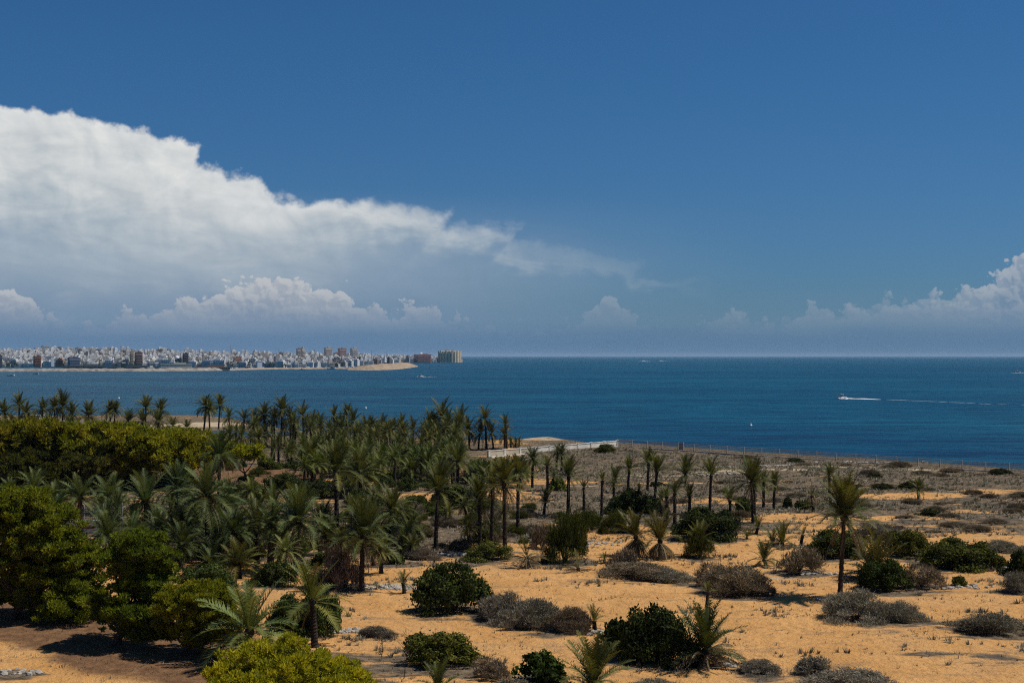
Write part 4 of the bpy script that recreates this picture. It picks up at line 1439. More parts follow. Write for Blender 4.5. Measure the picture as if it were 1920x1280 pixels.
cdat = [mesh_data(q) for q in CROWNS['grove']]
tdat = [mesh_data(q) for q in TRUNKS]
for (px, pb, pt, w, far, q) in SPEC[112:]:
    b = gpt(px, pb)
    Lf = w / F * b[1] * .76
    h = max(.5, at(px, pt, b[1])[2] - b[2] - Lf * .86)
    V, T, c = cdat[int(q * 1e6) % len(cdat)]
    pk.add(rotz(V * Lf, q * 40) + b + (0, 0, h), T, c, 0)
    V, T, c = tdat[0]
    pk.add(V * (.19, .19, h + .1) + b - (0, 0, .1), T, c, 1)
tag(ob('palm_thicket', pk.mesh('palm_thicket', [M['frond'], M['trunk']]), color=GROVEC), 'mass of small palms closing the back of the dense grove', 'palms', kind='stuff')

# trunkless palms, clumps and sprouts on the sand
G_C = 'low palms and sprouts on the sand'
for (px, pb, pt, w, n, dd_, cl, lab) in [
        (1112, 1290, 1196, 112, 26, 3, OLIVE, 'trunkless young palm with a fountain of fronds at the bottom edge'), (1322, 1248, 1130, 112, 20, 50, (.8, .85, .7), 'squat palm clump with a skirt of grey dead fronds beside dark bush'),
        (1640, 1086, 1003, 96, 24, 44, BROWN, 'squat palm with a beard of dead fronds on a stone heap'), (1436, 1060, 1012, 46, 20, 3, OLIVE, 'small round trunkless palm on the sand mid-field'),
        (1195, 1042, 956, 62, 20, 60, BROWN, 'shaggy palm with brown dead skirt, one of two side by side'), (1238, 1046, 958, 68, 16, 70, BROWN, 'shaggiest palm, brown skirt down to the ground, beside its twin'),
        (990, 1062, 1002, 52, 4, 44, BROWN, 'collapsed dead palm with bleached hanging fronds'), (1085, 1070, 1040, 56, 2, 26, BROWN, 'heap of fallen brown fronds before the tamarisk'),
        (1464, 1022, 985, 50, 18, 5, YELL, 'low spiky palm tuft in the middle field'), (1450, 1020, 990, 34, 12, 4, YELL, 'small spiky palm tuft beside the bigger tuft'), (1312, 1042, 975, 50, 14, 6, YELL, 'yellowish palm growing out of the wispy bush'),
        (820, 1300, 1252, 72, 16, 0, (1, 1.1, .85), 'leafy young palm at the bottom edge before the olive bush'), (758, 1112, 1066, 34, 9, 0, OLIVE, 'single palm sprout among the white stones'), (1115, 1182, 1132, 40, 8, 0, YELL, 'spiky palm sprout at the end of the grey scrub bank'),
        (1400, 1010, 988, 24, 10, 0, YELL, 'tiny palm sprout beside the big dark bush'), (1502, 1022, 985, 22, 7, 0, OLIVE, 'single upright palm sprout behind the wispy grey bush'), (725, 1035, 1000, 40, 14, 0, GREYGREEN, 'low green palm sprouts beside bushy green palm'),
        (772, 1040, 1003, 34, 10, 0, OLIVE, 'slim palm sprout beyond the grey stone bank'), (1133, 1055, 1030, 24, 6, 3, YELL, 'withered palm sprout between the tamarisk and twin shaggy palms'), (1418, 1000, 965, 30, 14, 3, OLIVE, 'young palm at the foot of the twin-trunked palm')]:
    palm(px, pb, pt, w, 'up', lab, G_C, True, n, -8 if dd_ < 20 else 8, 87, dd_, cl, name='young_palm' if dd_ < 10 else 'shaggy_palm')
palm(1324, 1160, 1086, 30, 'up', 'spindly palm sapling on a thin bare stem over the dark bush', G_C, True, 9, 30, 87, 0, OLIVE, tr=.16)

# ------------------------------------------------------------------ bushes, scrub
def cards(C, Nn, size, r, elong=1.5, along=None):
    """leaf-sized rhombs at C facing roughly Nn; along = preferred long axis"""
    n = len(C)
    N2 = Nn + r.normal(0, .55, (n, 3))
    N2 /= np.linalg.norm(N2, axis=1)[:, None]
    a = r.normal(0, 1, (n, 3)) if along is None else along + r.normal(0, .3, (n, 3))
    t = a - N2 * np.sum(a * N2, 1)[:, None] if along is None else a
    t /= np.linalg.norm(t, axis=1)[:, None] + 1e-9
    b = np.cross(N2, t)
    b /= np.linalg.norm(b, axis=1)[:, None] + 1e-9
    s = (np.asarray(size) * r.uniform(.6, 1.35, n))[:, None]
    V = np.stack([C - t * s * elong, C + b * s, C + t * s * elong, C - b * s], 1).reshape(-1, 3)
    k = np.arange(n)[:, None] * 4
    T = np.concatenate([k + (0, 1, 2), k + (0, 2, 3)], 1).reshape(-1, 3)
    return V, T


def sphere_pts(n, r):
    d = r.normal(0, 1, (n, 3))
    return d / np.linalg.norm(d, axis=1)[:, None]


def bush_mesh(seed, n=5000, size=.035, nl=9, mat='bush', spiky=False, fill=.35, open_=0.0):
    """unit bush: radius about 1, height about 1, from several lobes"""
    r = np.random.default_rng(seed)
    ph = r.uniform(0, 6.28, 4)

    def foot(t):
        return 1 + .16 * np.sin(2 * t + ph[0]) + .12 * np.sin(3 * t + ph[1]) + .07 * np.sin(5 * t + ph[2])
    lobes = []
    nc = nl * 7
    bx_, by_ = r.normal(0, .18, 2)
    for i in range(nc):
        a = r.uniform(0, 6.28)
        q = math.sqrt(r.uniform(0, 1)) * .92
        f = float(foot(np.array(a)))
        x_, y_ = q * f * math.cos(a), q * f * math.sin(a)
        dm = min(1.0, math.hypot(x_ - bx_, y_ - by_) / 1.05)
        hh = (1 - dm ** 2.2) ** .62 * r.uniform(.62, 1.0)
        rad = r.uniform(.13, .27) * (1.1 - .3 * q)
        for zz in ([hh - rad * .6] if hh < .45 else [hh - rad * .6, hh * r.uniform(.25, .6)]):
            lobes.append((np.array((x_, y_, max(.03, zz))), np.array((rad, rad, rad * r.uniform(.75, 1.15)))))
    area = np.array([l[1][0] ** 2 for l in lobes])
    cnt = r.multinomial(n, area / area.sum())
    C, N_, Ti, Al = [], [], [], []
    for (c_, rd), k in zip(lobes, cnt):
        d = sphere_pts(k, r)
        d[:, 2] = np.where(r.random(k) < .7, np.abs(d[:, 2]), d[:, 2])
        rr2 = np.where(r.random(k) < fill, r.uniform(.3, .9, k), r.uniform(.85, 1.12, k))
        rr2 = np.where(r.random(k) < .09, r.uniform(1.1, 1.6, k), rr2)
        C.append(c_ + d * rd * rr2[:, None])
        N_.append(d)
        Al.append(d + np.array((0, 0, .5)))
        Ti.append(np.clip(r.normal(.45, .2) + r.normal(0, .18, k), 0, 1))
    C, N_, Ti, Al = np.concatenate(C), np.concatenate(N_), np.concatenate(Ti), np.concatenate(Al)
    keep = C[:, 2] > .01
    C, N_, Ti, Al = C[keep], N_[keep], Ti[keep], Al[keep]
    if spiky:
        al = Al
        al /= np.linalg.norm(al, axis=1)[:, None]
        V, T = cards(C, N_, size * .24, r, 7.0, al)
    else:
        V, T = cards(C, N_, size, r, 1.35)
    V[:, 2] = np.maximum(V[:, 2], 0)
    ti = np.repeat(Ti, 2)
    return tri_mesh('bush_' + mat, V, T, M[mat], ti)


BUSH_L = [bush_mesh(k, 15000, .024) for k in range(4)]
BUSH_S = [bush_mesh(10 + k, 3200, .06, 7) for k in range(3)]
SCR_L = [bush_mesh(20 + k, 15000, .036, 10, 'scrub', True) for k in range(4)]
SCR_S = [bush_mesh(30 + k, 3600, .075, 7, 'scrub', True) for k in range(4)]
WISP = [bush_mesh(40 + k, 4200, .055, 6, 'scrub', True, .7) for k in range(2)]
FEATH = [bush_mesh(50 + k, 12000, .034, 10, 'bush', True) for k in range(2)]
# a few stems inside every bush
m = MB()
for k in range(9):
    a = k * 2.4
    m.tube([(0, 0, -.02), (math.cos(a) * .2, math.sin(a) * .2, .25), (math.cos(a) * .5, math.sin(a) * .5, .55)], [.035, .025, .008], 5)
STEMS = m.mesh('bush_stems', M['pbark'])
B_R = np.random.default_rng(33)
BUSHPOS = []


def bush(px, pb, w, h, kind, label, group=None, color=(1, 1, 1), name='bush', deep=.8):
    b = gpt(px, pb)
    k = b[1] / F
    W, H = w * k / 2 * (1.08 if kind in 'GO' else 1.2), h * k * (.98 if kind in 'GO' else .88)
    lib = {'G': BUSH_L if W > 1.6 else BUSH_S, 'S': SCR_L if W > 1.4 else SCR_S, 'W': WISP, 'O': FEATH}[kind]
    e = ob(name, None, loc=(b[0], b[1] + W * deep * .6, b[2] - .06), rot=(0, 0, B_R.uniform(-.5, .5) + (math.pi if B_R.random() < .5 else 0)))
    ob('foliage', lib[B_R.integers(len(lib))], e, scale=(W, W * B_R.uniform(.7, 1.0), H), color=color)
    ob('stems', STEMS, e, scale=(W * .8, W * .8, H))
    BUSHPOS.append((b[0], b[1] + W * deep * .6, W))
    return tag(e, label, 'bush', group)


DKG = (1, 1, 1)
OLV = (1.9, 1.55, 1.1)
GRN = (1.5, 1.7, 1.0)
BRN = (.98, .86, .74)
for a in [
        (850, 1152, 140, 98, 'G', 'large dark green rounded bush at the end of the grey scrub bank', None, (1.15, 1.2, 1.1)), (950, 1168, 92, 62, 'S', 'tall end of the grey scrub bank next to the dark rounded bush', 'grey scrub bank on the sand'), (1012, 1182, 105, 64, 'S', 'middle of the grey scrub bank across the sand', 'grey scrub bank on the sand'),
        (1072, 1188, 84, 54, 'S', 'browner far end of the grey scrub bank by the palm sprout', 'grey scrub bank on the sand', BRN), (1240, 1248, 150, 112, 'G', 'biggest dark green bush in front, beside the squat palm clump', None, (.8, .8, .8)), (1165, 1230, 78, 66, 'G', 'smaller dark green bush joined to the biggest dark bush', None, (.8, .8, .8)),
        (1015, 1283, 90, 60, 'G', 'round dark green bush at the bottom edge', None, (.9, 1, .8)), (830, 1252, 150, 66, 'G', 'olive green spreading bush at the bottom beside grey scrub', None, OLV), (925, 1275, 64, 54, 'W', 'brownish twiggy bush between olive bush and round dark bush', None, BRN),
        (1430, 1266, 70, 30, 'S', 'low grey scrub clump at the bottom edge beside squat palm clump', 'grey scrub along the bottom edge'), (1528, 1266, 62, 38, 'S', 'middle grey scrub clump of the bottom edge', 'grey scrub along the bottom edge'), (1595, 1296, 140, 48, 'S', 'broad grey scrub clump cut by the bottom edge', 'grey scrub along the bottom edge'), (1225, 1296, 80, 28, 'S', 'grey scrub tuft cut by the bottom edge below the biggest dark bush', 'grey scrub along the bottom edge'), (960, 1296, 70, 26, 'S', 'grey scrub tuft cut by the bottom edge beside round dark bush', 'grey scrub along the bottom edge'),
        (1612, 1168, 118, 64, 'S', 'big grey scrub mound at the foot of the big lone palm'), (1695, 1168, 78, 44, 'S', 'lower end of the grey scrub mound beside the big lone palm'), (1862, 1188, 125, 42, 'S', 'low isolated grey-green scrub mound on open sand', None, (.8, .8, .75)),
        (1668, 1108, 100, 62, 'G', 'dark green bush in front of the bearded squat palm', None, (.95, 1, .8)), (1735, 1104, 76, 58, 'W', 'brown twiggy bush touching the dark green bush', None, BRN), (1572, 1046, 112, 52, 'G', 'dark bush behind the trunk of the big lone palm', None, (1.2, 1.1, .9)),
        (1502, 1076, 84, 58, 'W', 'grey wispy bush beside the big lone palm', None, BRN), (1650, 1012, 86, 36, 'S', 'flat grey scrub mound behind the bearded squat palm'), (1713, 1046, 92, 54, 'G', 'olive green end of the long hedge-like scrub', None, OLV), (1800, 1068, 140, 56, 'G', 'middle of the long hedge-like green scrub', None, (1.5, 1.3, .95)), (1862, 1066, 76, 40, 'G', 'low far end of the long hedge-like scrub', None, (1.6, 1.35, 1.0)),
        (1912, 1078, 52, 46, 'G', 'dark bush at the edge of view beyond the stone heap', None, DKG), (1914, 1112, 56, 44, 'S', 'grey bush at the edge of view in front of the dark one'), (1890, 1036, 76, 24, 'S', 'low grey scrub near the edge of view above the hedge-like scrub'), (1920, 1042, 40, 24, 'S', 'grey scrub cut by the edge of view above the hedge-like scrub'),
        (1340, 1100, 64, 58, 'W', 'tall wispy brown bush behind the brown scrub mound', None, BRN), (1390, 1118, 132, 62, 'S', 'wide brown scrub mound on the sand', None, BRN), (1195, 1086, 120, 34, 'S', 'low dark scrub strip below the twin shaggy palms', None, BRN), (1166, 1070, 62, 48, 'W', 'wispy grey bush before the twin shaggy palms', None, BRN), (1252, 1092, 90, 26, 'S', 'thin end of the dark scrub strip by the stones'),
        (1060, 1058, 96, 104, 'O', 'tall feathery dark olive tamarisk beside collapsed dead palm', None, (1.25, 1.1, .8)), (1325, 1014, 128, 62, 'G', 'big dark green dome-shaped bush in the middle field', None, (.75, .78, .75)), (1312, 1048, 54, 58, 'O', 'wispy olive bush before the big dark dome-shaped bush', None, (1.5, 1.25, 1.0)),
        (1175, 964, 82, 48, 'G', 'dark round bush among the field palms', None, (.75, .8, .75)), (1230, 965, 50, 36, 'G', 'dark bush at the feet of the clump of four trunks', None, (.75, .8, .75)), (1150, 1000, 58, 44, 'O', 'olive bush beside the pale straight trunk', None, (1.4, 1.2, .9)), (1110, 995, 60, 42, 'O', 'olive bush right behind the tamarisk', None, (1.3, 1.15, .9)),
        (908, 1052, 84, 36, 'G', 'low grey-green bush at the foot of the tall row', None, (1.5, 1.3, 1.05)), (845, 955, 76, 52, 'G', 'dark thicket bush behind the tall palm that stands apart', None, DKG), (884, 950, 58, 40, 'G', 'dark bush behind the tall row of trunks', None, DKG), (1048, 920, 36, 24, 'G', 'bright green bush under the drooping-crowned palm', None, (2.4, 2.3, 1.0)),
        (1016, 1030, 44, 60, 'W', 'brown twiggy bush between the collapsed palm and tamarisk', None, BRN), (1134, 849, 38, 18, 'G', 'low dark bush lying under the end of the white wall', None, (.95, .85, .7)), (1172, 845, 8, 5, 'S', 'tiny dark shrub near the wall corner, first of two', None), (1183, 847, 10, 6, 'S', 'tiny dark shrub near the wall corner, second of two', None),
        (1476, 953, 22, 22, 'G', 'small dark bush between the field palms', None, DKG), (1398, 965, 36, 34, 'G', 'dark bush at the foot of the twin-trunked palm', None, (1.1, 1.1, 1)), (1510, 955, 36, 18, 'G', 'dark shadowy bush beside the dying drooping palm', None, DKG),
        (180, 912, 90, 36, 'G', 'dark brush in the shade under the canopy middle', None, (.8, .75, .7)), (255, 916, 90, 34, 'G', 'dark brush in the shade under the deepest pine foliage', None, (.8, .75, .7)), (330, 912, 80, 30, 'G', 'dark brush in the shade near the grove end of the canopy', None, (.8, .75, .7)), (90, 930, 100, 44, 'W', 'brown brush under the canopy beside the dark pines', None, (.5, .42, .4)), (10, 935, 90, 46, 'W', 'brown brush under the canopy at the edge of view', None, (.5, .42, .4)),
        (600, 1192, 78, 86, 'G', 'dark bush behind the near palm with few fronds', None, (.95, 1.05, 1)), (540, 1190, 92, 74, 'G', 'dark bush between the two near palms', None, (.95, 1.05, 1)), (385, 1118, 110, 62, 'G', 'dense dark grey-green bush in the hollow behind the yellow pine', None, (1.3, 1.4, 1.4)), (505, 1100, 90, 50, 'G', 'dark bush behind the low twin-trunked palm', None, DKG), (610, 1100, 60, 40, 'W', 'brown dead brush beside the stiff-fronded palm', None, BRN), (645, 1105, 74, 92, 'W', 'tall grey leafless bush beside the stiff-fronded palm', None, BRN),
        (590, 1030, 70, 46, 'G', 'dark bush at the foot of the large leaning palm', None, DKG), (540, 925, 80, 40, 'G', 'dark green bush under the tall middle palms', None, DKG), (505, 880, 40, 24, 'G', 'green bush between the lone pine and the grove', None, (1.5, 1.6, 1)), (600, 935, 90, 36, 'G', 'long dark bush behind the tallest middle palm', None, DKG), (470, 945, 70, 44, 'G', 'dark brown-green bush below the lone forked pine', None, (1.4, 1.1, .9)), (720, 915, 40, 26, 'G', 'dark bush between trunks at the grove edge', None, DKG), (760, 920, 44, 28, 'G', 'dark bush at the grove edge before the sandy path', None, DKG),
        (700, 1195, 62, 26, 'S', 'small isolated grey scrub cushion on the sand', None, (.8, .8, .85)), (725, 1198, 20, 12, 'S', 'tiny scrub cushion beside the small isolated one', None, (.8, .8, .8)), (790, 1050, 70, 26, 'S', 'low grey scrub bank beside palm sprouts', None, (.85, .8, .8)), (735, 1058, 44, 24, 'G', 'low green shrub at the edge of the sand', None, (1.6, 1.5, 1)), (1805, 1100, 36, 20, 'G', 'small green shrub on the white stones', None, OLV),
        (1430, 1118, 40, 26, 'S', 'brown scrub tail beside the wide mound', None, BRN), (990, 1180, 40, 20, 'S', 'scrub edging the grey bank at its foot', 'grey scrub bank on the sand')]:
    bush(*a)
sr = random.Random(8)
n_sc = 0
while n_sc < 78:
    px, pb = sr.uniform(1080, 1930), sr.uniform(842, 1000)
    p = gpt(px, pb)
    if p[1] > np.interp(p[0], [23, 87], [306, 232]):
        continue
    if sr.random() > .3 + .7 * (px - 1080) / 850:
        continue
    w = sr.uniform(1.0, 3.8) / p[1] * F
    bush(px, pb, w, w * sr.uniform(.18, .38), 'S' if sr.random() < .9 else 'G', 'low scrub bush scattered over the grey field before the sea fence', 'scrub bushes scattered over the grey field', (.60, .54, .46) if sr.random() < .6 else (.82, .74, .64), 'scrub_bush')
    n_sc += 1
n_sc = 0
while n_sc < 110:
    px, pb = sr.uniform(300, 1000), sr.uniform(870, 1060)
    if (px > 620 and pb > 1020) or (700 < px and 925 < pb < 945) or (px < 430 and pb < 930):
        continue
    p = gpt(px, pb)
    w = sr.uniform(1.5, 4.5) / p[1] * F
    kd = sr.choice('GGSWO')
    bush(px, pb, w, w * sr.uniform(.35, .6), kd, 'undergrowth bush among the palm trunks of the grove', 'undergrowth bushes among the palms', {'G': (1.2, 1.2, 1), 'S': (.8, .75, .7), 'W': BRN, 'O': (1.4, 1.2, .9)}[kd], 'undergrowth_bush')
    n_sc += 1

n_sc = 0
while n_sc < 70:
    px, pb = sr.uniform(640, 1130), sr.uniform(940, 1050)
    if px > 960 and pb > 1010 or 690 < px < 1000 and pb > 1036 or px > 1000 and pb < 960:
        continue
    p = gpt(px, pb)
    w = sr.uniform(1.2, 3.4) / p[1] * F
    kd = sr.choice('GSSWWO')
    bush(px, pb, w, w * sr.uniform(.35, .65), kd, 'dry brush bush between the tall trunks and the open sand', 'dry brush behind the sand', {'G': (1.5, 1.4, 1), 'S': (.8, .72, .64), 'W': (.75, .66, .58), 'O': (1.6, 1.35, .95)}[kd], 'brush_bush')
    n_sc += 1

# ------------------------------------------------------------------ pines
def pine(name, label, base_px, base_py, lumps, D=None, clump=.75, card=.15, color=(1, 1, 1), seed=0, group=None, dens=1.0, trunk_r=.28, forks=None, tint=.5, pads=.62):
    """lumps: (px, py, rx, ry) ovals of foliage in photograph pixels at the tree's own depth, plus a depth offset in metres"""
    r = np.random.default_rng(seed)
    b = gpt(base_px, base_py) if D is None else None
    if b is None:
        q = at(base_px, base_py, D)
        b = np.array((q[0], D, float(gz(q[0], D))))
    D = b[1]
    k = D / F
    C, N_, Ti, Al = [], [], [], []
    ends = []
    for lp in lumps:
        px, py, rx, ry = lp[:4]
        dy = lp[4] if len(lp) > 4 else 0.0
        c_ = at(px, py, D + dy)
        RX, RZ = rx * k, ry * k
        RY = min(max(RX, RZ), 1.6 * max(RZ, 1.2))
        ends.append(c_ - np.array((0, 0, RZ * .4)))
        ncl = max(5, int(2.6 * dens * (RX * RY + RX * RZ + RY * RZ) / clump ** 2))
        d = sphere_pts(ncl, r)
        d[:, 2] = np.where((d[:, 2] < -.25) & (r.random(ncl) < .7), -d[:, 2], d[:, 2])
        cc = c_ + d * np.array((RX, RY, RZ)) * r.uniform(.3, 1.4, ncl)[:, None]
        for q in cc:
            if q[2] < b[2] + .35:
                continue
            rad = clump * r.uniform(.45, 1.15)
            n = int(2.4 * 4 * math.pi * rad * rad * pads / (2.6 * card * card) * .85)
            dd2 = sphere_pts(n, r)
            C.append(q + dd2 * np.array((rad, rad, rad * pads)) * r.uniform(.55, 1.05, n)[:, None])
            N_.append(dd2)
            Al.append(dd2 + np.array((0, 0, .45)))
            Ti.append(np.clip(r.normal(tint, .17) + r.normal(0, .16, n), 0, 1))
    C, N_, Ti, Al = np.concatenate(C), np.concatenate(N_), np.concatenate(Ti), np.concatenate(Al)
    V, T = cards(C, N_, card * .46, r, 3.4, Al)
    e = ob(name, None, loc=b)
    ob('crown', tri_mesh('pine_crown', V - b, T, M['pine'], np.repeat(Ti, 2)), e, color=color)
    m = MB()
    cen = np.mean(np.array(ends), 0)
    fk = b + (cen - b) * np.array((.55, .3, .42))
    m.tube([(0, 0, -.3), (fk - b) * np.array((.15, .1, .35)), (fk - b) * np.array((.5, .5, .7)), fk - b], [trunk_r * 1.4, trunk_r, trunk_r * .85, trunk_r * .7], 8)
    for q in ends:
        md = (fk + q) / 2 + r.normal(0, .25, 3) - np.array((0, 0, .15 * np.linalg.norm(q - fk)))
        m.tube([fk - b, md - b, q - b, q - b + (q - md) * .3], [trunk_r * .55, trunk_r * .38, trunk_r * .22, .03], 6)
    ob('trunk', m.mesh('pine_trunk', M['pbark']), e)
    return tag(e, label, 'pine tree', group)


PG = 'umbrella pines along the back'
PINEY = (1.32, 1.10, .8)
pine('umbrella_pine', 'umbrella pine at the edge of view with dark flank', 30, 925, [(20, 830, 72, 32), (-30, 840, 60, 34), (70, 816, 44, 24), (-60, 815, 40, 20), (20, 860, 50, 26, 3)], seed=1, group=PG, clump=1.0, card=.22, color=(1.2, 1.0, .85))
pine('umbrella_pine', 'umbrella pine second from the edge, flat yellow-green top', 105, 922, [(96, 832, 52, 26), (112, 812, 28, 14), (135, 842, 48, 28), (75, 852, 42, 24), (120, 868, 40, 20, 3)], seed=2, group=PG, clump=1.0, card=.22, color=PINEY)
pine('umbrella_pine', 'widest umbrella pine in the middle of the canopy', 190, 920, [(165, 836, 56, 28), (185, 816, 30, 14), (218, 836, 58, 30), (180, 858, 50, 26), (215, 872, 40, 18, 3)], seed=3, group=PG, clump=1.0, card=.22, color=PINEY)
pine('umbrella_pine', 'umbrella pine with the deepest foliage, right of the canopy middle', 262, 920, [(250, 846, 52, 30), (270, 824, 30, 16), (292, 852, 46, 36), (240, 870, 44, 22), (285, 880, 38, 16, 2)], seed=4, group=PG, clump=1.0, card=.22, color=PINEY)
pine('umbrella_pine', 'umbrella pine near the grove end of the canopy', 330, 912, [(322, 848, 46, 28), (336, 826, 26, 14), (362, 846, 42, 30), (345, 866, 42, 22), (330, 880, 34, 14, 2)], seed=5, group=PG, clump=1.0, card=.22, color=PINEY)
pine('umbrella_pine', 'last umbrella pine of the canopy behind the rising palm', 390, 905, [(385, 842, 36, 26), (365, 832, 32, 20), (405, 854, 28, 22), (385, 868, 30, 16, 1)], seed=6, group=PG, clump=.9, card=.22, color=PINEY)
pine('umbrella_pine', 'rear umbrella pine showing as a thin strip of canopy', 130, 880, [(60, 806, 60, 13), (140, 806, 60, 13), (220, 812, 60, 13), (290, 818, 50, 12)], seed=16, group=PG, clump=1.2, card=.26, color=PINEY)
pine('forked_pine', 'small pine with a visible forked trunk standing before the sand patch', 463, 908, [(452, 846, 34, 15), (478, 856, 18, 12), (436, 858, 20, 11)], seed=7, clump=.8, card=.2, color=PINEY, trunk_r=.2)
pine('dark_pine', 'dark brownish pine with bare stems under the canopy edge', 50, 940, [(40, 885, 48, 30), (90, 900, 34, 24), (5, 900, 34, 30)], seed=8, clump=.9, card=.2, color=(.50, .42, .7), tint=.3)
pine('dark_pine', 'brown thin-needled pine below the canopy middle', 140, 935, [(140, 880, 34, 22), (115, 905, 30, 20), (165, 870, 26, 16)], seed=9, clump=.9, card=.2, color=(.68, .50, 1.0), tint=.3, dens=.7)
pine('near_pine', 'large near pine at the edge of view with layered olive foliage', 22, 1160, [(30, 955, 62, 34), (-20, 975, 60, 50), (75, 985, 56, 36), (115, 1022, 52, 28), (55, 1030, 62, 34), (150, 1045, 38, 18), (95, 1068, 62, 28), (135, 1092, 44, 22), (55, 1100, 44, 28, 1), (-10, 1060, 50, 44), (140, 1128, 42, 26, -1.5), (112, 1150, 36, 18, -1.5), (172, 1048, 22, 12), (80, 1130, 50, 28, 2), (20, 1120, 46, 30, 3), (165, 1110, 24, 16), (150, 1165, 30, 12, -1.5), (95, 1040, 60, 40, 2.5), (30, 1000, 60, 40, 2)],
     seed=10, clump=.58, card=.10, color=(.90, .82, .75), trunk_r=.34, dens=1.0)
pine('near_pine', 'leaning near pine with dark trunk and low green pads', 218, 1208, [(262, 1022, 44, 26), (235, 1050, 40, 28), (292, 1058, 34, 30), (285, 1100, 42, 26), (248, 1112, 38, 24), (240, 1148, 40, 26, -1.5), (278, 1160, 40, 30, -1.5), (292, 1190, 28, 18, -1.5), (212, 1045, 22, 18), (265, 1080, 44, 30, 1.5), (310, 1130, 26, 28, 1), (260, 1185, 30, 18, -1), (205, 1160, 26, 30, 2.5), (192, 1140, 22, 22, 2)],
     seed=11, clump=.50, card=.09, color=(.74, .80, .75), trunk_r=.3, dens=1.0)
pine('near_pine', 'small near pine with yellow-green needles beside the leaning one', 345, 1228, [(372, 1118, 48, 24), (402, 1138, 42, 28), (350, 1148, 40, 28), (385, 1172, 48, 26), (328, 1130, 30, 26), (424, 1165, 26, 28), (362, 1192, 30, 16), (400, 1195, 34, 18, 1), (318, 1165, 24, 22, 1), (375, 1150, 50, 34, 2), (430, 1200, 22, 20, 1.5)],
     seed=12, clump=.46, card=.085, color=(1.08, .98, .75), trunk_r=.22, dens=1.0)
pine('bright_pine', 'bright yellow-green tree crown at the bottom of the view', 540, 1330, [(480, 1248, 58, 32), (535, 1236, 52, 28), (590, 1258, 56, 28), (650, 1274, 44, 26), (432, 1268, 40, 26), (540, 1280, 100, 32, -1.5), (640, 1294, 54, 20, -2), (460, 1288, 64, 22, -2)],
     seed=13, clump=.42, card=.085, color=(1.55, 1.32, .8), trunk_r=.25, dens=.95, tint=.62, pads=.85)

# ------------------------------------------------------------------ dry ground cover, stones, debris
def tufts(name, label, pts, size, mat, seed, blades=5, spread=.5):
    r = np.random.default_rng(seed)
    n = len(pts)
    P = np.repeat(pts, blades, 0)
    s = np.repeat(np.asarray(size) * r.uniform(.5, 1.4, n), blades)
    a = r.uniform(0, 6.28, n * blades)
    ou = np.stack([np.cos(a), np.sin(a), np.zeros_like(a)], 1)
    le = np.stack([-np.sin(a), np.cos(a), np.zeros_like(a)], 1)
    b = P + ou * (s * r.uniform(0, .5, n * blades))[:, None]
    tip = b + ou * (s * r.uniform(.1, spread * 1.6, n * blades))[:, None] + np.array((0, 0, 1.0)) * (s * r.uniform(.35, 1.0, n * blades))[:, None]
    w = (s * .14)[:, None]
    V = np.stack([b - le * w - (0, 0, .03), b + le * w - (0, 0, .03), tip], 1).reshape(-1, 3)
    T = np.arange(len(V)).reshape(-1, 3)
    ti = np.repeat(r.uniform(0, 1, n), blades)
    return tag(ob(name, tri_mesh(name, V, T, M[mat], ti)), label, 'grass', kind='stuff')


r = np.random.default_rng(77)
N_ = 90000
X = r.uniform(-90, 100, N_)
Y = r.uniform(80, 330, N_)
g_, l_, p_ = cover_at(X, Y)
nz = np.sin(X / 5.3 + 1.1 * np.sin(Y / 7.0)) * np.sin(Y / 4.1 + np.sin(X / 6.0)) * .5 + .5
ok = (r.random(N_) < g_ * (.35 + .8 * nz)) & (np.abs(X) < Y * .40 + 4) & (Y < shore_y(X) - 6)
P = np.stack([X, Y, gz(X, Y)], 1)[ok]
tufts('dry_scrub_cover', 'grey-brown dry scrub carpeting the far field', P, np.interp(P[:, 1], [80, 330], [.20, .28]), 'scrub', 1, 4)
X = r.uniform(-45, 60, 42000)
Y = r.uniform(82, 200, 42000)
nz = (np.sin(X / 2.3 + 1.7 * np.sin(Y / 3.0)) * np.sin(Y / 1.9 + np.sin(X / 2.6)) * .5 + .5) ** 2
ok = (r.random(len(X)) < .05 + .55 * nz * nz) & (np.abs(X) < Y * .40 + 3)
P = np.stack([X, Y, gz(X, Y)], 1)[ok]
bq = np.array(BUSHPOS)
Q = np.repeat(bq, 26, 0)
a_ = r.uniform(0, 6.28, len(Q))
d_ = Q[:, 2] * r.uniform(.75, 1.5, len(Q)) + .15
qx, qy = Q[:, 0] + np.cos(a_) * d_, Q[:, 1] + np.sin(a_) * d_
P = np.concatenate([P, np.stack([qx, qy, gz(qx, qy)], 1)])
tufts('dry_grass', 'thin dry grass stubble dotting the orange sand', P, .21, 'tuft', 2, 4, .8)


wx, wy = [], []
for k in range(95):
    cx, cy = r.uniform(-18, 50), r.uniform(84, 160)
    n = int(r.integers(2, 20))
    wx.append(cx + r.normal(0, 1.2, n))
    wy.append(cy + r.normal(0, .8, n))
wx, wy = np.concatenate(wx), np.concatenate(wy)
P = np.stack([wx, wy, gz(wx, wy)], 1)[np.abs(wx) < wy * .4]
tufts('dry_weeds', 'clusters of small grey-brown dry weeds on the sand', P, .36, 'scrub', 5, 14, .6)


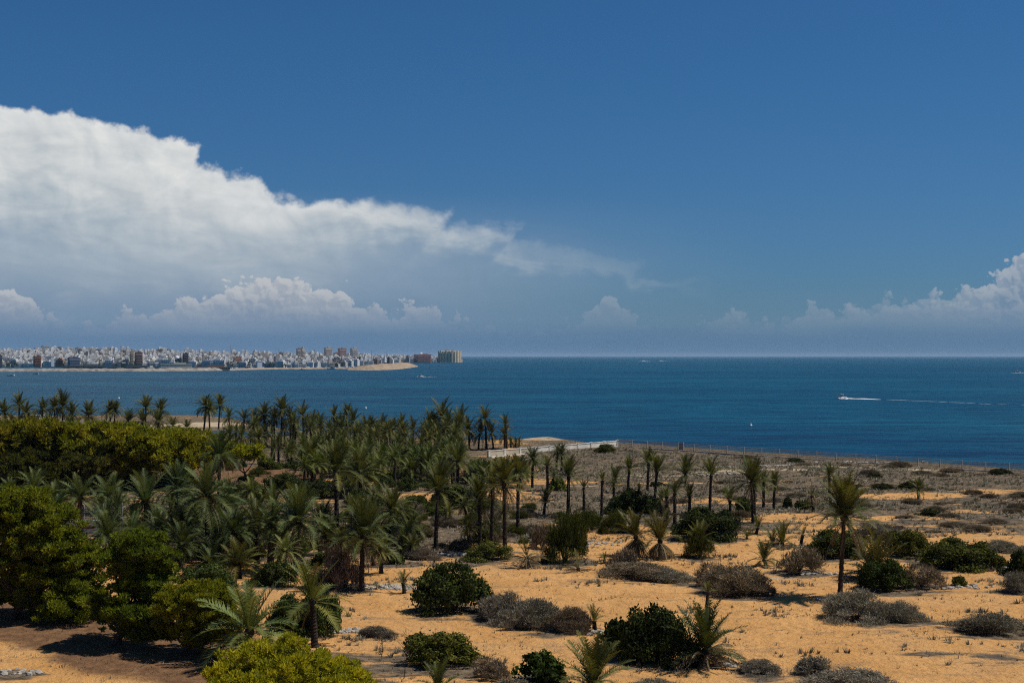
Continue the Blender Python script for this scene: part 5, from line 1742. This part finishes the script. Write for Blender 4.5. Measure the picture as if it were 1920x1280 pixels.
wx, wy = [], []
ccx, ccy = r.uniform(-5, 100, 1500), r.uniform(150, 318, 1500)
cok = r.random(1500) < cover_at(ccx, ccy)[0] + .1
for cx, cy in zip(ccx[cok], ccy[cok]):
    n = int(r.integers(4, 18))
    wx.append(cx + r.normal(0, 1.3, n))
    wy.append(cy + r.normal(0, 1.8, n))
wx, wy = np.concatenate(wx), np.concatenate(wy)
ok = (np.abs(wx) < wy * .4) & (wy < np.interp(wx, [-5, 23, 87, 120], [276, 306, 232, 190]))
P = np.stack([wx, wy, gz(wx, wy)], 1)[ok]
tufts('low_scrub', 'low dark scrub growing in patches all over the far field', P, .42, 'scrub', 6, 10, .7)


def stone_mesh(seed):
    r = np.random.default_rng(seed)
    t = (1 + 5 ** .5) / 2
    V = np.array([(-1, t, 0), (1, t, 0), (-1, -t, 0), (1, -t, 0), (0, -1, t), (0, 1, t), (0, -1, -t), (0, 1, -t), (t, 0, -1), (t, 0, 1), (-t, 0, -1), (-t, 0, 1)]) / 1.9
    T = [(0, 11, 5), (0, 5, 1), (0, 1, 7), (0, 7, 10), (0, 10, 11), (1, 5, 9), (5, 11, 4), (11, 10, 2), (10, 7, 6), (7, 1, 8), (3, 9, 4), (3, 4, 2), (3, 2, 6), (3, 6, 8), (3, 8, 9), (4, 9, 5), (2, 4, 11), (6, 2, 10), (8, 6, 7), (9, 8, 1)]
    return V * r.uniform(.7, 1.25, (12, 1)) * (1, 1, .65), np.array(T)


for (px, pb, wx, wy, n, lab) in [(745, 1104, 2.6, 1.0, 60, 'white limestone rubble round the single palm sprout'), (640, 1184, 1.2, .7, 26, 'white rubble at the corner of the dark bush'), (1245, 1083, 2.0, .6, 34, 'white rubble at the end of the dark scrub strip'), (1800, 1102, 2.6, .8, 44, 'grey rubble heap on the sand around the small shrub'),
                                 (1878, 1064, 1.4, .5, 24, 'grey rubble beside the end of the hedge-like scrub'), (1612, 1082, 2.4, .7, 46, 'dark rubble heap under the bearded squat palm'), (1540, 1076, 2.0, .4, 24, 'line of small stones behind the big lone palm'), (1120, 1186, 1.0, .5, 18, 'stones at the end of the grey scrub bank'), (1545, 1125, .9, .4, 16, 'stones at the foot of the big lone palm'),
                                 (1385, 1248, 1.6, .8, 28, 'grey rubble and branches beside the squat palm clump'), (1120, 1020, 2.0, 1.0, 30, 'pale rubble behind the tamarisk'), (840, 1040, 2.5, .8, 34, 'pale rubble along the foot of the tall palm'), (30, 1262, 1.6, 1.0, 22, 'grey rubble in the bottom corner'), (1420, 875, 9, .8, 60, 'bleached rubble strip across the far field'), (1640, 868, 12, .6, 60, 'bleached rubble along the foot of the sea fence'),
                                 (1335, 890, 7, 1.0, 40, 'pale rubble spread on the bare strip of the far field')]:
    b = gpt(px, pb)
    r = np.random.default_rng(int(px))
    m = MB()
    for k in range(n):
        q = b[:2] + r.normal(0, 1, 2) * (wx * .5, wy * .5)
        V, T = stone_mesh(int(r.integers(1000)))
        s = r.uniform(.08, .28) * (1.5 if b[1] > 180 else 1)
        m.add(rotz(V, r.uniform(0, 6)) * s + (q[0], q[1], float(gz(q[0], q[1])) + s * .25), T, r.random())
    tag(ob('rubble', m.mesh('rubble', M['stone'])), lab, 'rubble', kind='stuff')

# bare sapling and dead branches
def twig(px, pb, hpx, label, seed, spread=.35):
    r = np.random.default_rng(seed)
    b = gpt(px, pb)
    h = hpx * b[1] / F
    m = MB()
    top = np.array((r.normal(0, .12) * h, 0, h))
    m.tube([(0, 0, -.1), top * .5 + (.04 * h, 0, 0), top], [.035, .025, .01], 5)
    for k in range(11):
        t = r.uniform(.3, .95)
        s_ = top * t
        d = np.array((r.normal(0, 1), r.normal(0, 1), r.uniform(.4, 1.2)))
        d *= h * spread * (1.1 - t) / np.linalg.norm(d)
        m.tube([s_, s_ + d * .6 + (0, 0, .02), s_ + d * 1.2], [.016, .012, .006], 4)
    return tag(ob('bare_sapling', m.mesh('bare_sapling', M['pbark']), loc=b), label, 'sapling')


twig(757, 1272, 96, 'thin leafless sapling standing on the sand beside the olive bush', 1)
twig(715, 1235, 40, 'small leafless sapling behind the bright yellow-green tree', 2)

# ------------------------------------------------------------------ white wall, sea fence, small buildings
def line_pts(a, b, n):
    return [a + (b - a) * k / n for k in range(n + 1)]


A = gpt(916, 858)
Bp = gpt(1157, 836)
A[2] = Bp[2] = 0.0
dv = Bp - A
ln = float(np.linalg.norm(dv[:2]))
an = math.atan2(dv[1], dv[0])
wl = ob('white_wall', None, loc=(A[0], A[1], -.3), rot=(0, 0, an))
npan = 9
for k in range(npan):
    x0, x1 = ln * k / npan, ln * (k + 1) / npan
    m = MB()
    m.box(((x0 + x1) / 2, 0, 0), (x1 - x0 - .45, .22, 1.45))
    ob('panel', m.mesh('wall_panel', M['cream'] if k < 3 else M['white']), wl)
    m = MB()
    m.box(((x0 + x1) / 2, 0, 1.452), (x1 - x0 - .45, .36, .12))
    ob('coping', m.mesh('wall_coping', M['white']), wl)
m = MB()
m.box((0, 0, 0), (.44, .44, 1.60))
m.box((0, 0, 1.602), (.54, .54, .10))
pil = m.mesh('wall_pilaster', M['white'])
for k in range(npan + 1):
    ob('pilaster', pil, wl, loc=(ln * k / npan, 0, 0))
m = MB()
m.box((ln * .5, -.55, 0), (ln, .5, .42))
ob('plinth', m.mesh('wall_plinth', M['white']), wl)
tag(wl, 'white masonry wall with pilasters running towards the sea', 'wall')

A = gpt(1158, 836)
Bp = gpt(1985, 893)
A[2] = Bp[2] = 0.0
dv = Bp - A
ln = float(np.linalg.norm(dv[:2]))
an = math.atan2(dv[1], dv[0])
fe = ob('sea_fence', None, loc=(A[0], A[1], -.15), rot=(0, 0, an))
npan = 23
m = MB(); m.box((0, 0, 0), (.14, .14, 1.70)); m.box((0, 0, 1.702), (.17, .17, .05))
post = m.mesh('fence_post', M['concrete'])
pl = ln / npan
m = MB(); m.box((pl / 2, 0, 1.62), (pl - .24, .08, .09))
rail = m.mesh('fence_rail', M['concrete'])
m = MB()
for k in range(18):
    m.box((.2 + (pl - .4) * k / 17, 0, .25), (.035, .035, 1.36))
for k in range(3):
    m.box((pl / 2, .03, .5 + .4 * k), (pl - .24, .03, .04))
scr = m.mesh('fence_mesh', M['screen'])
m = MB(); m.box((pl / 2, 0, -.1), (pl - .24, .30, .34))
plh = m.mesh('fence_plinth', M['concrete'])
m = MB()
for k in range(14):
    m.box((.2 + (pl - .4) * k / 13, 0, .25), (.04, .04, 1.34))
bars = m.mesh('fence_bars', M['blue'])
for k in range(npan + 1):
    ob('post', post, fe, loc=(pl * k, 0, 0))
    if k < npan:
        ob('rail', rail, fe, loc=(pl * k, 0, 0))
        ob('plinth', plh, fe, loc=(pl * k, 0, 0))
        if k in (1,):
            ob('railing', bars, fe, loc=(pl * k, 0, 0))
        else:
            ob('bars', scr, fe, loc=(pl * k, 0, 0))
tag(fe, 'long open brown bar fence with pale posts along the sea edge', 'fence')
q = gpt(1278, 845)
m = MB(); m.box((0, 0, 0), (1.1, .12, 1.7)); gd = m.mesh('infill_panel', M['blue'])
g0 = ob('blue_infill', None, loc=(q[0], q[1] + .9, q[2]), rot=(0, 0, an))  # blue panel added in place of the sea showing through a narrow gap
ob('leaf', gd, g0)
m = MB(); m.box((-.62, 0, 0), (.1, .14, 1.8)); m.box((.62, 0, 0), (.1, .14, 1.8))
ob('frame', m.mesh('infill_frame', M['concrete']), g0)
tag(g0, 'narrow blue gate standing in for the sea seen through a fence gap', 'infill')


def small_house(px0, px1, pyt, pyb, mat, label, name='shore_house', depth=5.0):
    a, b = gpt(px0, pyb), gpt(px1, pyb)
    w = b[0] - a[0]
    h = at(px0, pyt, a[1])[2] - a[2]
    e = ob(name, None, loc=((a[0] + b[0]) / 2, a[1] + depth / 2, a[2] - .2))
    m = MB(); m.box((0, 0, 0), (w, depth, h)); ob('wall', m.mesh('house_wall', mat), e)
    m = MB(); m.box((0, 0, h), (w + .4, depth + .4, .25)); ob('roof', m.mesh('house_roof', M['concrete']), e)
    m = MB(); m.box((w * .2, -depth / 2 - .03, .3), (.9, .08, min(2.0, h * .75))); ob('door', m.mesh('house_door', M['dark']), e)
    return tag(e, label, 'house')


small_house(36, 68, 779, 792, M['cream'], 'small flat-roofed beige house behind the shore palms')
small_house(186, 230, 797, 801.5, M['white'], 'low white shed on the shore behind the pine canopy', 'white_shed', 4.0)

# white court wall with a red band, and the netting behind it
a, b = gpt(112, 1002), gpt(188, 1000)
k = a[1] / F
e = ob('court_wall', None, loc=(a[0], a[1] + 1, a[2]), rot=(0, 0, math.atan2(b[1] - a[1], b[0] - a[0])))
w = float(np.hypot(b[0] - a[0], b[1] - a[1]))
m = MB(); m.box((w / 2, 0, 0), (w, .25, 1.35)); ob('wall', m.mesh('court_wall', M['white']), e)
m = MB(); m.box((w * .45, -.145, .55), (w * .7, .03, .36)); ob('red_band', m.mesh('court_band', M['red']), e)
m = MB(); m.box((w / 2, 0, 1.352), (w + .2, .4, .1)); ob('coping', m.mesh('court_coping', M['white']), e)
tag(e, 'low white wall with a red band glimpsed behind the near pine', 'wall')
e = ob('court_fence', None, loc=(a[0] - 1, a[1] + 5, a[2]), rot=(0, 0, .1))
for k in range(4):
    m = MB(); m.tube([(k * 2.2, 0, 0), (k * 2.2, 0, 3.0)], .05, 6); ob('post', m.mesh('court_post', M['metal']), e)
m = MB()
for k in range(30):
    m.box((.1 + k * .22, 0, .1), (.05, .03, 2.8))
for k in range(13):
    m.box((3.3, .0, .2 + k * .21), (6.5, .03, .05))
ob('netting', m.mesh('court_netting', M['netting']), e)
tag(e, 'tall grey netting fence behind the white wall with red band', 'fence')
m = MB(); m.lathe([(.35, 0), (.4, .2), (.42, .9), (.3, 1.15), (.08, 1.25)], 12)
tag(ob('white_bin', m.mesh('white_bin', M['hull']), loc=gpt(184, 994)), 'white rounded bin beside the low broad palm', 'bin')

# fallen leaves and trodden grey earth round every bush
gme = bpy.data.objects['ground'].data
cv = np.zeros(len(gme.vertices) * 3, np.float32)
gme.attributes['cover'].data.foreach_get('vector', cv)
cv = cv.reshape(-1, 3)
gxy = np.stack([GX.ravel(), GY.ravel()], 1)
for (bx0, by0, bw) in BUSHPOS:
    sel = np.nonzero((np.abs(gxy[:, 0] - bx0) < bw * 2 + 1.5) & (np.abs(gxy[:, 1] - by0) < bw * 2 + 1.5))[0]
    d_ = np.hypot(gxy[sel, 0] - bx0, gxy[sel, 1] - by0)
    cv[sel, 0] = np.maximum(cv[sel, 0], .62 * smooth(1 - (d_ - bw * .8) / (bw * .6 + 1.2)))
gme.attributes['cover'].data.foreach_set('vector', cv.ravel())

# ------------------------------------------------------------------ the sea air
hm = bpy.data.materials.new('sea_air')
hm.use_nodes = True
T = NT(hm.node_tree)
pv = T.n('ShaderNodeVolumePrincipled')
pv.inputs['Color'].default_value = (.55, .76, 1.0, 1)
pv.inputs['Density'].default_value = 2.0e-5
pv.inputs['Anisotropy'].default_value = 0.0
out = T.n('ShaderNodeOutputMaterial')
T.t.links.new(pv.outputs[0], out.inputs['Volume'])
m = MB()
m.box((0, 21000, SEA - 9), (52000, 50000, 85))
tag(ob('haze', m.mesh('haze', hm)), 'thin sea haze over the whole bay', 'haze', kind='stuff')
